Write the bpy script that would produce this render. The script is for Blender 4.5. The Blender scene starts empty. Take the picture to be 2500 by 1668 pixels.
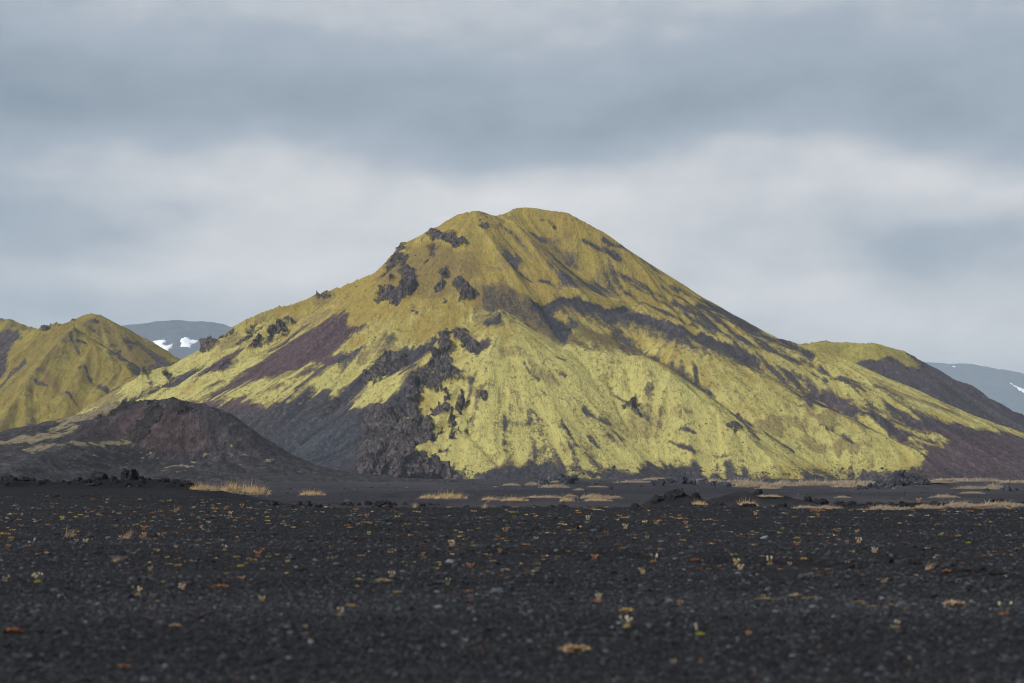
import bpy, math, random
import numpy as np
from mathutils import Vector

C = bpy.context.scene
COL = C.collection
rng = np.random.default_rng(7)
random.seed(7)

# ------------------------------------------------------------------ camera, sky, sun, exposure
F = 4860.0            # focal length in photograph pixels (70 mm on a 36 mm sensor, 2500 px wide)
HZ = 1160.0           # photograph row of the true horizon
H = 1.3               # camera height above the gravel plain
cam_d = bpy.data.cameras.new('camera')
cam = bpy.data.objects.new('camera', cam_d); COL.objects.link(cam)
cam.location = (0, 0, H); cam.rotation_euler = (math.radians(90), 0, 0)
cam_d.sensor_width = 36; cam_d.lens = 36 * F / 2500
cam_d.shift_y = (HZ - 834) / 2500
cam_d.clip_start = 0.1; cam_d.clip_end = 40000
cam_d.dof.use_dof = True; cam_d.dof.focus_distance = 900; cam_d.dof.aperture_fstop = 2.2
C.camera = cam

SUN_EL, SUN_AZ = math.radians(33), math.radians(232)   # azimuth clockwise from +Y (view direction)
w = bpy.data.worlds.new('World'); C.world = w; w.use_nodes = True
wt = w.node_tree; wt.nodes.clear()
def build_sky():
    N, L = wt.nodes, wt.links
    def math_(op, a, b=None, c=None):
        n = N.new('ShaderNodeMath'); n.operation = op
        for i, s in enumerate((a, b, c)):
            if s is None: continue
            if isinstance(s, (int, float)): n.inputs[i].default_value = s
            else: L.new(s, n.inputs[i])
        return n.outputs[0]
    tc = N.new('ShaderNodeTexCoord'); sp = N.new('ShaderNodeSeparateXYZ'); L.new(tc.outputs['Generated'], sp.inputs[0])
    x, y, z = sp.outputs
    az = math_('ARCTAN2', x, y)
    el = math_('ARCSINE', z)
    def cmb(a, b, c=0.0):
        n = N.new('ShaderNodeCombineXYZ')
        for i, s in enumerate((a, b, c)):
            if isinstance(s, (int, float)): n.inputs[i].default_value = s
            else: L.new(s, n.inputs[i])
        return n.outputs[0]
    def noise(vec, scale, detail, rough=.5):
        n = N.new('ShaderNodeTexNoise'); n.inputs['Scale'].default_value = scale; n.inputs['Detail'].default_value = detail
        n.inputs['Roughness'].default_value = rough; L.new(vec, n.inputs['Vector']); return n.outputs['Fac']
    v1 = cmb(math_('MULTIPLY', az, 1.0), math_('MULTIPLY', el, 2.6), 3.1)
    n1 = noise(v1, 9, 4, .5); n2 = noise(cmb(math_('ADD', az, 5.0), math_('MULTIPLY', el, 2.2), 9.0), 7, 3, .5)
    azw = math_('ADD', az, math_('MULTIPLY', math_('SUBTRACT', n1, .5), .10))
    elw = math_('ADD', el, math_('MULTIPLY', math_('SUBTRACT', n2, .5), .045))
    p = cmb(azw, elw)
    # soft cloud masses: photo column, row, half width, half height, brightness added
    blobs = [(0, 260, 430, 190, -.34), (520, 230, 520, 170, -.18), (1150, 330, 560, 110, -.20), (1650, 300, 460, 130, -.20),
             (2150, 180, 560, 150, -.20), (2450, 330, 300, 130, -.18), (1250, 70, 520, 90, .03), (1200, 230, 2300, 180, -.14),
             (2050, 410, 360, 80, .30), (2350, 450, 220, 60, .12), (1250, 480, 520, 110, .32), (420, 450, 360, 70, .20), (120, 400, 160, 40, .05),
             (-60, 570, 280, 110, -.22), (300, 560, 260, 60, -.05), (2400, 590, 330, 60, -.26), (1850, 560, 300, 60, -.04), (700, 640, 420, 100, .20),
             (60, 740, 420, 70, -.12), (2250, 770, 460, 110, .22), (1850, 700, 360, 90, .18), (330, 650, 200, 40, .12)]
    acc = None
    for (u, v, su, sv, wgt) in blobs:
        c = (math.atan((u - 1250) / F), math.atan((HZ - v) / F), 0)
        s1 = N.new('ShaderNodeVectorMath'); s1.operation = 'SUBTRACT'; L.new(p, s1.inputs[0]); s1.inputs[1].default_value = c
        s2 = N.new('ShaderNodeVectorMath'); s2.operation = 'MULTIPLY'; L.new(s1.outputs[0], s2.inputs[0]); s2.inputs[1].default_value = (F / su, F / sv, 0)
        s3 = N.new('ShaderNodeVectorMath'); s3.operation = 'DOT_PRODUCT'; L.new(s2.outputs[0], s3.inputs[0]); L.new(s2.outputs[0], s3.inputs[1])
        g = math_('POWER', 2.71828, math_('MULTIPLY', s3.outputs['Value'], -1.0))
        acc = math_('MULTIPLY_ADD', g, wgt, acc if acc is not None else .60)
    n3 = noise(cmb(az, math_('MULTIPLY', el, 2.2), 1.0), 13, 6, .55)
    n4 = noise(cmb(az, math_('MULTIPLY', el, 4.5), 5.0), 6, 4, .55)
    val = math_('ADD', acc, math_('MULTIPLY', math_('SUBTRACT', n3, .5), .50))
    val = math_('ADD', val, math_('MULTIPLY', math_('SUBTRACT', n4, .5), .22))
    n5 = noise(cmb(math_('ADD', az, 2.0), math_('MULTIPLY', el, 1.7), 2.0), 34, 7, .62)
    val = math_('ADD', val, math_('MULTIPLY', math_('SUBTRACT', n5, .5), .20))
    rp = N.new('ShaderNodeValToRGB'); L.new(val, rp.inputs[0])
    e = rp.color_ramp.elements
    e[0].position = 0.0; e[0].color = (.185, .235, .295, 1)
    e[1].position = 1.0; e[1].color = (.89, .86, .85, 1)
    m = e.new(.45); m.color = (.37, .415, .475, 1)
    m = e.new(.72); m.color = (.635, .63, .64, 1)
    # clouds dimmed overhead, above the view, to lower ambient light and raise contrast
    mr = N.new('ShaderNodeMapRange'); mr.inputs['From Min'].default_value = .30; mr.inputs['From Max'].default_value = .8
    mr.inputs['To Min'].default_value = 1.0; mr.inputs['To Max'].default_value = .8; L.new(el, mr.inputs['Value'])
    cl = N.new('ShaderNodeBackground'); L.new(rp.outputs[0], cl.inputs['Color']); L.new(math_('MULTIPLY', mr.outputs[0], .76), cl.inputs['Strength'])
    sky = N.new('ShaderNodeTexSky'); sky.sky_type = 'NISHITA'; sky.sun_disc = False
    sky.sun_elevation = SUN_EL; sky.sun_rotation = SUN_AZ
    bg = N.new('ShaderNodeBackground'); L.new(sky.outputs[0], bg.inputs['Color']); bg.inputs['Strength'].default_value = 0.08
    mx = N.new('ShaderNodeMixShader'); mx.inputs[0].default_value = .94
    L.new(bg.outputs[0], mx.inputs[1]); L.new(cl.outputs[0], mx.inputs[2])
    out = N.new('ShaderNodeOutputWorld'); L.new(mx.outputs[0], out.inputs['Surface'])
build_sky()
sd = bpy.data.lights.new('sun', 'SUN'); sd.energy = 3.7; sd.angle = math.radians(10); sd.color = (1.0, .965, .90)
sun = bpy.data.objects.new('sun', sd); COL.objects.link(sun)
sdir = Vector((math.sin(SUN_AZ) * math.cos(SUN_EL), math.cos(SUN_AZ) * math.cos(SUN_EL), math.sin(SUN_EL)))
sun.rotation_euler = (-sdir).to_track_quat('-Z', 'Y').to_euler()
C.view_settings.view_transform = 'Standard'; C.view_settings.look = 'None'
C.view_settings.exposure = 0.5; C.view_settings.gamma = 1.0
C.render.engine = 'CYCLES'
C.cycles.use_denoising = True
C.cycles.denoising_input_passes = 'RGB_ALBEDO_NORMAL'
C.cycles.max_bounces = 4; C.cycles.diffuse_bounces = 2; C.cycles.volume_bounces = 1
C.cycles.use_adaptive_sampling = False; C.cycles.filter_width = 1.1
C.cycles.denoising_prefilter = 'ACCURATE'

# ------------------------------------------------------------------ helpers
def W(u, v, Y):
    "the world point that the photograph shows at column u, row v, if it stands Y metres away"
    return ((u - 1250) / F * Y, Y, H - (v - HZ) / F * Y)
def UV(x, y, z):
    return 1250 + F * x / y, HZ - F * (z - H) / y
def tag(o, label=None, cat=None, group=None, kind=None):
    for k, v in (('label', label), ('category', cat), ('group', group), ('kind', kind)):
        if v: o[k] = v
    return o
def sstep(a, b, x):
    t = np.clip((x - a) / (b - a), 0, 1); return t * t * (3 - 2 * t)
def _hash(ix, iy, iz, seed):
    h = (ix.astype(np.int64) * 374761393 + iy.astype(np.int64) * 668265263 + iz.astype(np.int64) * 2147483647 + seed * 974711) & 0xffffffff
    h = ((h ^ (h >> 13)) * 1274126177) & 0xffffffff
    h = ((h ^ (h >> 16)) * 2246822519) & 0xffffffff
    return ((h ^ (h >> 15)) & 0xffffff) / float(0xffffff)
def vnoise(x, y, z=None, seed=0):
    x = np.asarray(x, float); y = np.asarray(y, float)
    ix = np.floor(x); iy = np.floor(y); fx = x - ix; fy = y - iy
    fx = fx * fx * fx * (fx * (fx * 6 - 15) + 10); fy = fy * fy * fy * (fy * (fy * 6 - 15) + 10)
    if z is None:
        o = np.zeros_like(ix)
        a = _hash(ix, iy, o, seed); b = _hash(ix + 1, iy, o, seed); c = _hash(ix, iy + 1, o, seed); d = _hash(ix + 1, iy + 1, o, seed)
        return (a * (1 - fx) + b * fx) * (1 - fy) + (c * (1 - fx) + d * fx) * fy
    z = np.asarray(z, float); iz = np.floor(z); fz = z - iz; fz = fz * fz * (3 - 2 * fz)
    r = 0
    for k, wz in ((0, 1 - fz), (1, fz)):
        a = _hash(ix, iy, iz + k, seed); b = _hash(ix + 1, iy, iz + k, seed); c = _hash(ix, iy + 1, iz + k, seed); d = _hash(ix + 1, iy + 1, iz + k, seed)
        r = r + wz * ((a * (1 - fx) + b * fx) * (1 - fy) + (c * (1 - fx) + d * fx) * fy)
    return r
def fbm(x, y, z=None, octv=4, seed=0, gain=.5):
    r = 0; a = 1.0; t = 0; ca, sa = math.cos(.6), math.sin(.6)
    for i in range(octv):
        r = r + a * (vnoise(x, y, z, seed + i * 17) - .5); t += a; a *= gain
        x, y = (ca * x - sa * y) * 2.03 + 11.3, (sa * x + ca * y) * 2.03 - 7.1
        if z is not None: z = z * 2.03 + 3.7
    return r / t * 2          # about -1 .. 1
def ridged(x, y, z=None, octv=4, seed=0):
    r = 0; a = 1.0; t = 0
    for i in range(octv):
        n = 1 - np.abs(vnoise(x, y, z, seed + i * 13) * 2 - 1)
        r = r + a * n * n; t += a; a *= .5
        x, y = x * 2.1 + 5.2, y * 2.1 - 3.3
        if z is not None: z = z * 2.1 + 1.1
    return r / t
def mesh_from(name, verts, faces, mat=None, parent=None, smooth=True, attrs=None, link=True):
    me = bpy.data.meshes.new(name)
    verts = np.asarray(verts, np.float32); faces = np.asarray(faces, np.int32); k = faces.shape[1]
    me.vertices.add(len(verts)); me.vertices.foreach_set('co', verts.ravel())
    me.loops.add(faces.size); me.loops.foreach_set('vertex_index', faces.ravel())
    me.polygons.add(len(faces)); me.polygons.foreach_set('loop_start', np.arange(0, faces.size, k, dtype=np.int32))
    me.polygons.foreach_set('loop_total', np.full(len(faces), k, np.int32))
    me.polygons.foreach_set('use_smooth', np.full(len(faces), smooth))
    me.update(calc_edges=True); me.validate()
    for kk, vv in (attrs or {}).items():
        at = me.attributes.new(kk, 'FLOAT', 'POINT'); at.data.foreach_set('value', np.asarray(vv, np.float32).ravel())
    if mat: me.materials.append(mat)
    if not link: return me
    o = bpy.data.objects.new(name, me); COL.objects.link(o); o.parent = parent
    return o
def grid_faces(ny, nx):
    i = np.arange(ny * nx).reshape(ny, nx)
    return np.stack([i[:-1, :-1], i[:-1, 1:], i[1:, 1:], i[1:, :-1]], -1).reshape(-1, 4)
def seg_dist(px, py, a, b):
    ax, ay = a[0], a[1]; dx, dy = b[0] - ax, b[1] - ay
    t = np.clip(((px - ax) * dx + (py - ay) * dy) / (dx * dx + dy * dy + 1e-9), 0, 1)
    return t, px - ax - t * dx, py - ay - t * dy
def ridge(X, Y, pts, prof, profl=None, ky=1.0, kyb=1.0):
    "height of a landform whose crest runs through pts and whose flanks fall by prof(distance) (profl to the left of the crest's run)"
    best = None
    prof = list(prof) + [(3000, prof[-1][1] + .5 * (3000 - prof[-1][0]))]
    if profl is not None: profl = list(profl) + [(3000, profl[-1][1] + .5 * (3000 - profl[-1][0]))]
    pd, pz = zip(*prof)
    for a, b in zip(pts[:-1], pts[1:]):
        t, ex, ey = seg_dist(X, Y, a, b)
        ey = np.where(ey < 0, ey * ky, ey * kyb)
        d = np.hypot(ex, ey); z = a[2] + (b[2] - a[2]) * t
        dr = np.interp(d, pd, pz)
        if profl is not None:
            side = (b[0] - a[0]) * ey - (b[1] - a[1]) * ex
            ld, lz = zip(*profl)
            s = sstep(-.35, .35, side / (d + 1e-6) / math.hypot(b[0] - a[0], b[1] - a[1]))
            dr = dr * (1 - s) + np.interp(d, ld, lz) * s
        h = z - dr
        best = h if best is None else np.maximum(best, h)
    return best
def smax(hs, k):
    m = hs[0]
    for h in hs[1:]: m = np.maximum(m, h)
    return m + k * np.log(sum(np.exp((h - m) / k) for h in hs))
def gsample(A, fy, fx):
    ny, nx = A.shape[:2]
    fy = np.clip(fy, 0, ny - 1.001); fx = np.clip(fx, 0, nx - 1.001)
    iy = fy.astype(np.int32); ix = fx.astype(np.int32)
    ty = (fy - iy)[..., None]; tx = (fx - ix)[..., None]
    B = A.reshape(ny * nx, -1); k = iy * nx + ix
    return (B[k] * (1 - tx) + B[k + 1] * tx) * (1 - ty) + (B[k + nx] * (1 - tx) + B[k + nx + 1] * tx) * ty
def blur(A, n):
    for _ in range(n):
        A = (A + np.roll(A, 1, 0) + np.roll(A, -1, 0)) / 3
        A = (A + np.roll(A, 1, 1) + np.roll(A, -1, 1)) / 3
    return A
def flow(Z, dx, dy, chans, L, bl=6):
    "smears the noise channels along the fall line of Z: gullies and scree run downhill"
    Zb = blur(Z, bl)
    gy, gx = np.gradient(Zb, dy, dx)
    m = np.hypot(gx, gy) + 1e-6
    G = np.stack([-gy / m, -gx / m], -1)
    A = np.stack(chans, -1).astype(np.float32)
    ny, nx = Z.shape
    iy, ix = np.mgrid[0:ny, 0:nx].astype(np.float32)
    acc = A.copy(); wsum = 1.0
    for sgn in (1, -1):
        py, px = iy.copy(), ix.copy()
        for k in range(L):
            g = gsample(G, py, px)
            py = py + sgn * g[..., 0] * (1.2 / dy); px = px + sgn * g[..., 1] * (1.2 / dx)
            wk = 1 - k / L
            acc += wk * gsample(A, py, px); wsum += wk
    out = []
    for c in range(A.shape[-1]):
        a = acc[..., c] / wsum; a = (a - a.mean()) / (a.std() + 1e-6); out.append(a)
    return out
def sdpoly(u, v, pts):
    "signed distance to a polygon, positive inside"
    d = None; ins = np.zeros(u.shape, bool); n = len(pts)
    for i in range(n):
        a, b = pts[i], pts[(i + 1) % n]
        _, ex, ey = seg_dist(u, v, a, b); q = ex * ex + ey * ey
        d = q if d is None else np.minimum(d, q)
        c = (a[1] > v) != (b[1] > v)
        ins ^= c & (u < (b[0] - a[0]) * (v - a[1]) / (b[1] - a[1] + 1e-9) + a[0])
    d = np.sqrt(d); return np.where(ins, d, -d)
def dline(u, v, pts):
    d = None
    for a, b in zip(pts[:-1], pts[1:]):
        _, ex, ey = seg_dist(u, v, a, b); q = np.hypot(ex, ey)
        if len(a) > 2: # per point half width
            q = q / 1.0
        d = q if d is None else np.minimum(d, q)
    return d
def cr(pts, ox, oy, s): return [(ox + a / s, oy + b / s) for a, b in pts]

# ------------------------------------------------------------------ materials
class NT:
    def __init__(s, name):
        s.m = bpy.data.materials.new(name); s.m.use_nodes = True; s.t = s.m.node_tree; s.t.nodes.clear()
        s.N, s.L = s.t.nodes, s.t.links
        s.out = s.N.new('ShaderNodeOutputMaterial'); s.b = s.N.new('ShaderNodeBsdfPrincipled'); s.L.new(s.b.outputs[0], s.out.inputs['Surface'])
        s.b.inputs['Roughness'].default_value = .9; s.b.inputs['Specular IOR Level'].default_value = .08
    def put(s, sock, v):
        if isinstance(v, (int, float)): sock.default_value = v
        elif isinstance(v, tuple): sock.default_value = v if len(v) == 4 or sock.type == 'VECTOR' else (*v, 1)
        else: s.L.new(v, sock)
    def attr(s, n): a = s.N.new('ShaderNodeAttribute'); a.attribute_name = n; return a.outputs['Fac']
    def pos(s, sx=1, sy=1, sz=1):
        g = s.N.new('ShaderNodeNewGeometry'); m = s.N.new('ShaderNodeVectorMath'); m.operation = 'MULTIPLY'
        s.L.new(g.outputs['Position'], m.inputs[0]); m.inputs[1].default_value = (sx, sy, sz); return m.outputs[0]
    def noise(s, vec, scale, detail=4, rough=.55):
        n = s.N.new('ShaderNodeTexNoise'); s.put(n.inputs['Vector'], vec); n.inputs['Scale'].default_value = scale
        n.inputs['Detail'].default_value = detail; n.inputs['Roughness'].default_value = rough; return n.outputs['Fac']
    def voro(s, vec, scale, out='Distance', feat='F1'):
        n = s.N.new('ShaderNodeTexVoronoi'); n.feature = feat; s.put(n.inputs['Vector'], vec); n.inputs['Scale'].default_value = scale; return n.outputs[out]
    def math(s, op, a, b=0.0, c=0.0, clamp=False):
        n = s.N.new('ShaderNodeMath'); n.operation = op; n.use_clamp = clamp
        s.put(n.inputs[0], a); s.put(n.inputs[1], b); s.put(n.inputs[2], c); return n.outputs[0]
    def rng(s, x, a, b, c=0.0, d=1.0, smooth=True):
        n = s.N.new('ShaderNodeMapRange'); n.interpolation_type = 'SMOOTHSTEP' if smooth else 'LINEAR'
        s.put(n.inputs['Value'], x); n.inputs['From Min'].default_value = a; n.inputs['From Max'].default_value = b
        n.inputs['To Min'].default_value = c; n.inputs['To Max'].default_value = d; return n.outputs[0]
    def mix(s, f, a, b, mode='MIX'):
        n = s.N.new('ShaderNodeMix'); n.data_type = 'RGBA'; n.blend_type = mode
        s.put(n.inputs[0], f); s.put(n.inputs[6], a); s.put(n.inputs[7], b); return n.outputs[2]
    def ramp(s, f, stops):
        n = s.N.new('ShaderNodeValToRGB'); s.put(n.inputs[0], f); e = n.color_ramp.elements
        e[0].position, e[0].color = stops[0][0], (*stops[0][1], 1); e[1].position, e[1].color = stops[-1][0], (*stops[-1][1], 1)
        for p_, c_ in stops[1:-1]: q = e.new(p_); q.color = (*c_, 1)
        return n.outputs[0]
    def bump(s, h, dist, strength=1.0, normal=None):
        n = s.N.new('ShaderNodeBump'); s.put(n.inputs['Height'], h); n.inputs['Distance'].default_value = dist
        n.inputs['Strength'].default_value = strength
        if normal is not None: s.L.new(normal, n.inputs['Normal'])
        return n.outputs[0]
    def done(s, col, nrm=None, rough=None):
        s.put(s.b.inputs['Base Color'], col)
        if nrm is not None: s.L.new(nrm, s.b.inputs['Normal'])
        if rough is not None: s.put(s.b.inputs['Roughness'], rough)
        return s.m

def land_material(name, pale=(.395, .358, .120), deep=(.270, .200, .042), brown=(.115, .072, .036), green=(.155, .160, .040),
                  scree=(.030, .027, .036), red=(.075, .034, .038), rock=(.21, .170, .172), rockdark=(.026, .025, .030)):
    "moss over volcanic scree: which cover lies where comes from the mesh's own attributes"
    t = NT(name)
    a_s, a_r, a_k, a_t, a_f, a_b, a_g = [t.attr(n) for n in ('scree', 'red', 'rock', 'tone', 'streak', 'brown', 'green')]
    P_ = t.pos(1, .4, .6)
    n1 = t.noise(P_, .09, 5, .6); n2 = t.noise(P_, .55, 4, .65); n3 = t.noise(P_, 2.2, 3, .6)
    tone = t.math('ADD', a_t, t.math('MULTIPLY', t.math('SUBTRACT', n1, .5), 1.0))
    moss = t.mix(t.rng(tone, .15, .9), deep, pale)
    moss = t.mix(t.rng(t.math('ADD', a_g, t.math('MULTIPLY', t.math('SUBTRACT', n2, .5), .8)), .35, .9), moss, green)
    moss = t.mix(t.rng(t.math('ADD', a_b, t.math('MULTIPLY', t.math('SUBTRACT', n2, .5), .7)), .3, .9, 0, .85), moss, brown)
    moss = t.mix(t.math('MULTIPLY', t.rng(n3, .45, .75), .35), moss, t.mix(.5, moss, green))
    sc = t.mix(t.rng(a_r, 0, 1, 0, 1, False), scree, red)
    sc = t.mix(t.rng(a_r, 0, -1, 0, 1, False), sc, (.020, .028, .042))
    sc = t.mix(t.rng(t.math('ADD', n2, t.math('MULTIPLY', a_f, .16)), .32, .78), t.mix(.6, sc, (.010, .010, .014)), t.mix(.32, sc, (.125, .112, .125)))
    n4 = t.noise(P_, .30, 6, .78)
    nF = t.noise(t.pos(1, .45, .7), .42, 6, .85)
    nG = t.noise(t.pos(1, .5, .8), .16, 5, .75)
    thin = t.rng(t.math('ADD', a_s, t.math('MULTIPLY', t.math('SUBTRACT', nF, .5), 2.6)), .0, .5)
    a_s = t.rng(t.math('ADD', a_s, t.math('MULTIPLY', t.math('SUBTRACT', nF, .5), 2.3)), .26, .76)
    a_k = t.rng(t.math('ADD', a_k, t.math('MULTIPLY', t.math('SUBTRACT', nF, .5), 2.4)), .36, .64)
    moss = t.mix(t.rng(n4, .53, .66, 0, .4), moss, t.mix(.5, brown, (.05, .05, .03)))
    moss = t.mix(t.rng(t.math('ADD', t.math('MULTIPLY', a_f, .32), t.math('MULTIPLY', t.math('SUBTRACT', nF, .5), 2.8)), .02, .50, 0, .72), moss, t.mix(.45, brown, (.075, .07, .032)))
    moss = t.mix(t.rng(a_f, -.4, -1.6, 0, .35), moss, t.mix(.6, pale, (.50, .46, .19)))
    moss = t.mix(t.math('MULTIPLY', thin, .8), moss, t.mix(.5, brown, (.085, .080, .035)))
    moss = t.mix(t.rng(t.math('ADD', nG, t.math('MULTIPLY', a_t, -.12)), .44, .62, 0, .55), moss, t.mix(.55, deep, (.10, .095, .03)))
    sc = t.mix(t.rng(n4, .52, .64, 0, .5), sc, t.mix(.5, sc, (.20, .18, .18)))
    col = t.mix(a_s, moss, sc)
    kn = t.ramp(t.noise(P_, .35, 6, .7), [(.30, rockdark), (.5, tuple(.55 * c for c in rock)), (.68, rock)])
    ck = t.N.new('ShaderNodeTexVoronoi'); ck.feature = 'DISTANCE_TO_EDGE'; ck.inputs['Scale'].default_value = .30
    wv = t.N.new('ShaderNodeVectorMath'); wv.operation = 'ADD'; t.L.new(t.pos(1, .5, .7), wv.inputs[0])
    nz = t.N.new('ShaderNodeTexNoise'); nz.inputs['Scale'].default_value = .2; nz.inputs['Detail'].default_value = 4; t.L.new(t.pos(), nz.inputs['Vector'])
    nv = t.N.new('ShaderNodeVectorMath'); nv.operation = 'SCALE'; nv.inputs['Scale'].default_value = 6; t.L.new(nz.outputs['Color'], nv.inputs[0]); t.L.new(nv.outputs[0], wv.inputs[1])
    t.L.new(wv.outputs[0], ck.inputs['Vector'])
    kn = t.mix(t.rng(ck.outputs['Distance'], .0, .13, .75, 0), kn, (.018, .018, .022))
    col = t.mix(a_k, col, kn)
    h = t.math('ADD', t.math('MULTIPLY', n2, 1.0), t.math('MULTIPLY', n3, .4))
    nb = t.bump(t.math('ADD', h, t.math('MULTIPLY', n4, 2.0)), 1.2, .8)
    rk = t.bump(t.math('MULTIPLY', t.noise(P_, .5, 6, .75), a_k), 4.0, .9, nb)
    return t.done(col, rk)

# ------------------------------------------------------------------ ground
def step_line(x, y, pts, far_up, wd):
    "a low bank along a line seen in the photograph: pts are (x, y) on the ground"
    xs, ys = zip(*pts)
    yl = np.interp(x, xs, ys)
    fade = sstep(xs[0], xs[0] + 1.5, x) * (1 - sstep(xs[-1] - 1.5, xs[-1], x)) if xs[-1] < 50 else sstep(xs[0], xs[0] + 1.5, x)
    return (y - yl), fade
def gpt(u, v, z=0): Yd = (H - z) * F / (v - HZ); return ((u - 1250) / F * Yd, Yd)
BANK1 = [gpt(1060, 1338), gpt(1250, 1350), gpt(1500, 1362), gpt(1800, 1372), gpt(2100, 1385), gpt(2300, 1402), gpt(2700, 1420)]
BANK0 = [(-14, 38.0), gpt(0, 1316), gpt(350, 1322), gpt(700, 1334), gpt(1000, 1340)]
def gz(x, y):
    x = np.asarray(x, float); y = np.asarray(y, float)
    near = 1 - sstep(-8, 8, y - (88 + 2.5 * fbm(x * .12, y * 0 + 3, seed=3, octv=2) + 36 * (1 - sstep(-17, -7, x))))
    base = -1.0 + near
    # gentle hollows of the plain, longer across than along the view
    z = base + .045 * fbm(x * .10, y * .22, octv=3, seed=5) * sstep(4, 20, y) + .012 * fbm(x * 1.2, y * 2.0, octv=2, seed=6)
    # the plain rises to a low lava bank on the left
    lb = (1 - sstep(-16.5, -12.0, x * 100 / np.maximum(y, 40))) * sstep(70, 112, y) * (1 - sstep(120, 138, y))
    z = z + .55 * lb
    rim = (1 - sstep(-20.5, -15.0, x)) * np.exp(-((y - 112) / 6.5) ** 2)
    z = z + rim * (.10 + .85 * ridged(x * .35, y * .30, octv=4, seed=9) * .6)
    # rubble lip where the gravel plain ends
    lip = np.exp(-((y - 84 - 1.5 * fbm(x * .15, y * 0, seed=12, octv=2)) / 2.6) ** 2) * sstep(-6, 8, x)
    z = z + lip * (.02 + .26 * ridged(x * .5, y * .5, octv=4, seed=19) * sstep(.35, .75, vnoise(x * .11, y * 0 + 2, seed=41)))
    # banks and wheel ruts in the foreground
    for pts, hgt in ((BANK1, .075), (BANK0, .05)):
        d, fd = step_line(x, y, pts, 1, 1)
        d = d + .35 * fbm(x * .8, y * .3, seed=21, octv=3)
        z = z + fd * hgt * (sstep(-.35, .35, d) * np.exp(-np.maximum(d, 0) / 5) + .25 * np.exp(-(d / .5) ** 2) - .5 * np.exp(-((d + .6) / .5) ** 2))
    # lava hummocks standing in the lower plain, right of centre
    for (u0, u1, vt, Yc, wy, s) in ((1560, 1760, 1203, 122, 7, 31), (1730, 1975, 1203, 146, 10, 33), (1990, 2560, 1232, 92, 4, 35), (2130, 2330, 1172, 330, 16, 37), (1290, 1460, 1171, 480, 14, 39), (1560, 1760, 1176, 400, 14, 43), (2080, 2180, 1190, 300, 10, 45)):
        xc = ((u0 + u1) / 2 - 1250) / F * Yc; hw = (u1 - u0) / 2 / F * Yc
        top = H - (vt - HZ) / F * Yc + 1.0 if Yc > 95 else .35
        k = np.exp(-np.abs((x - xc) / hw * 1.05) ** 2.6 - ((y - Yc) / wy) ** 2)
        z = z + k * top * (.66 + .50 * ridged(x * .45 * 140 / Yc, y * .3 * 140 / Yc, octv=4, seed=s) + .25 * fbm(x * .2 * 140 / Yc, y * .1, octv=2, seed=s + 1))
    # rolling low dunes further out
    far = sstep(130, 260, y)
    z = z + far * (.12 * fbm(x * .02, y * .008, octv=3, seed=51))
    # the apron of the slopes
    return z
def gz1(x, y): return float(gz(np.array([x]), np.array([y]))[0])

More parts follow.
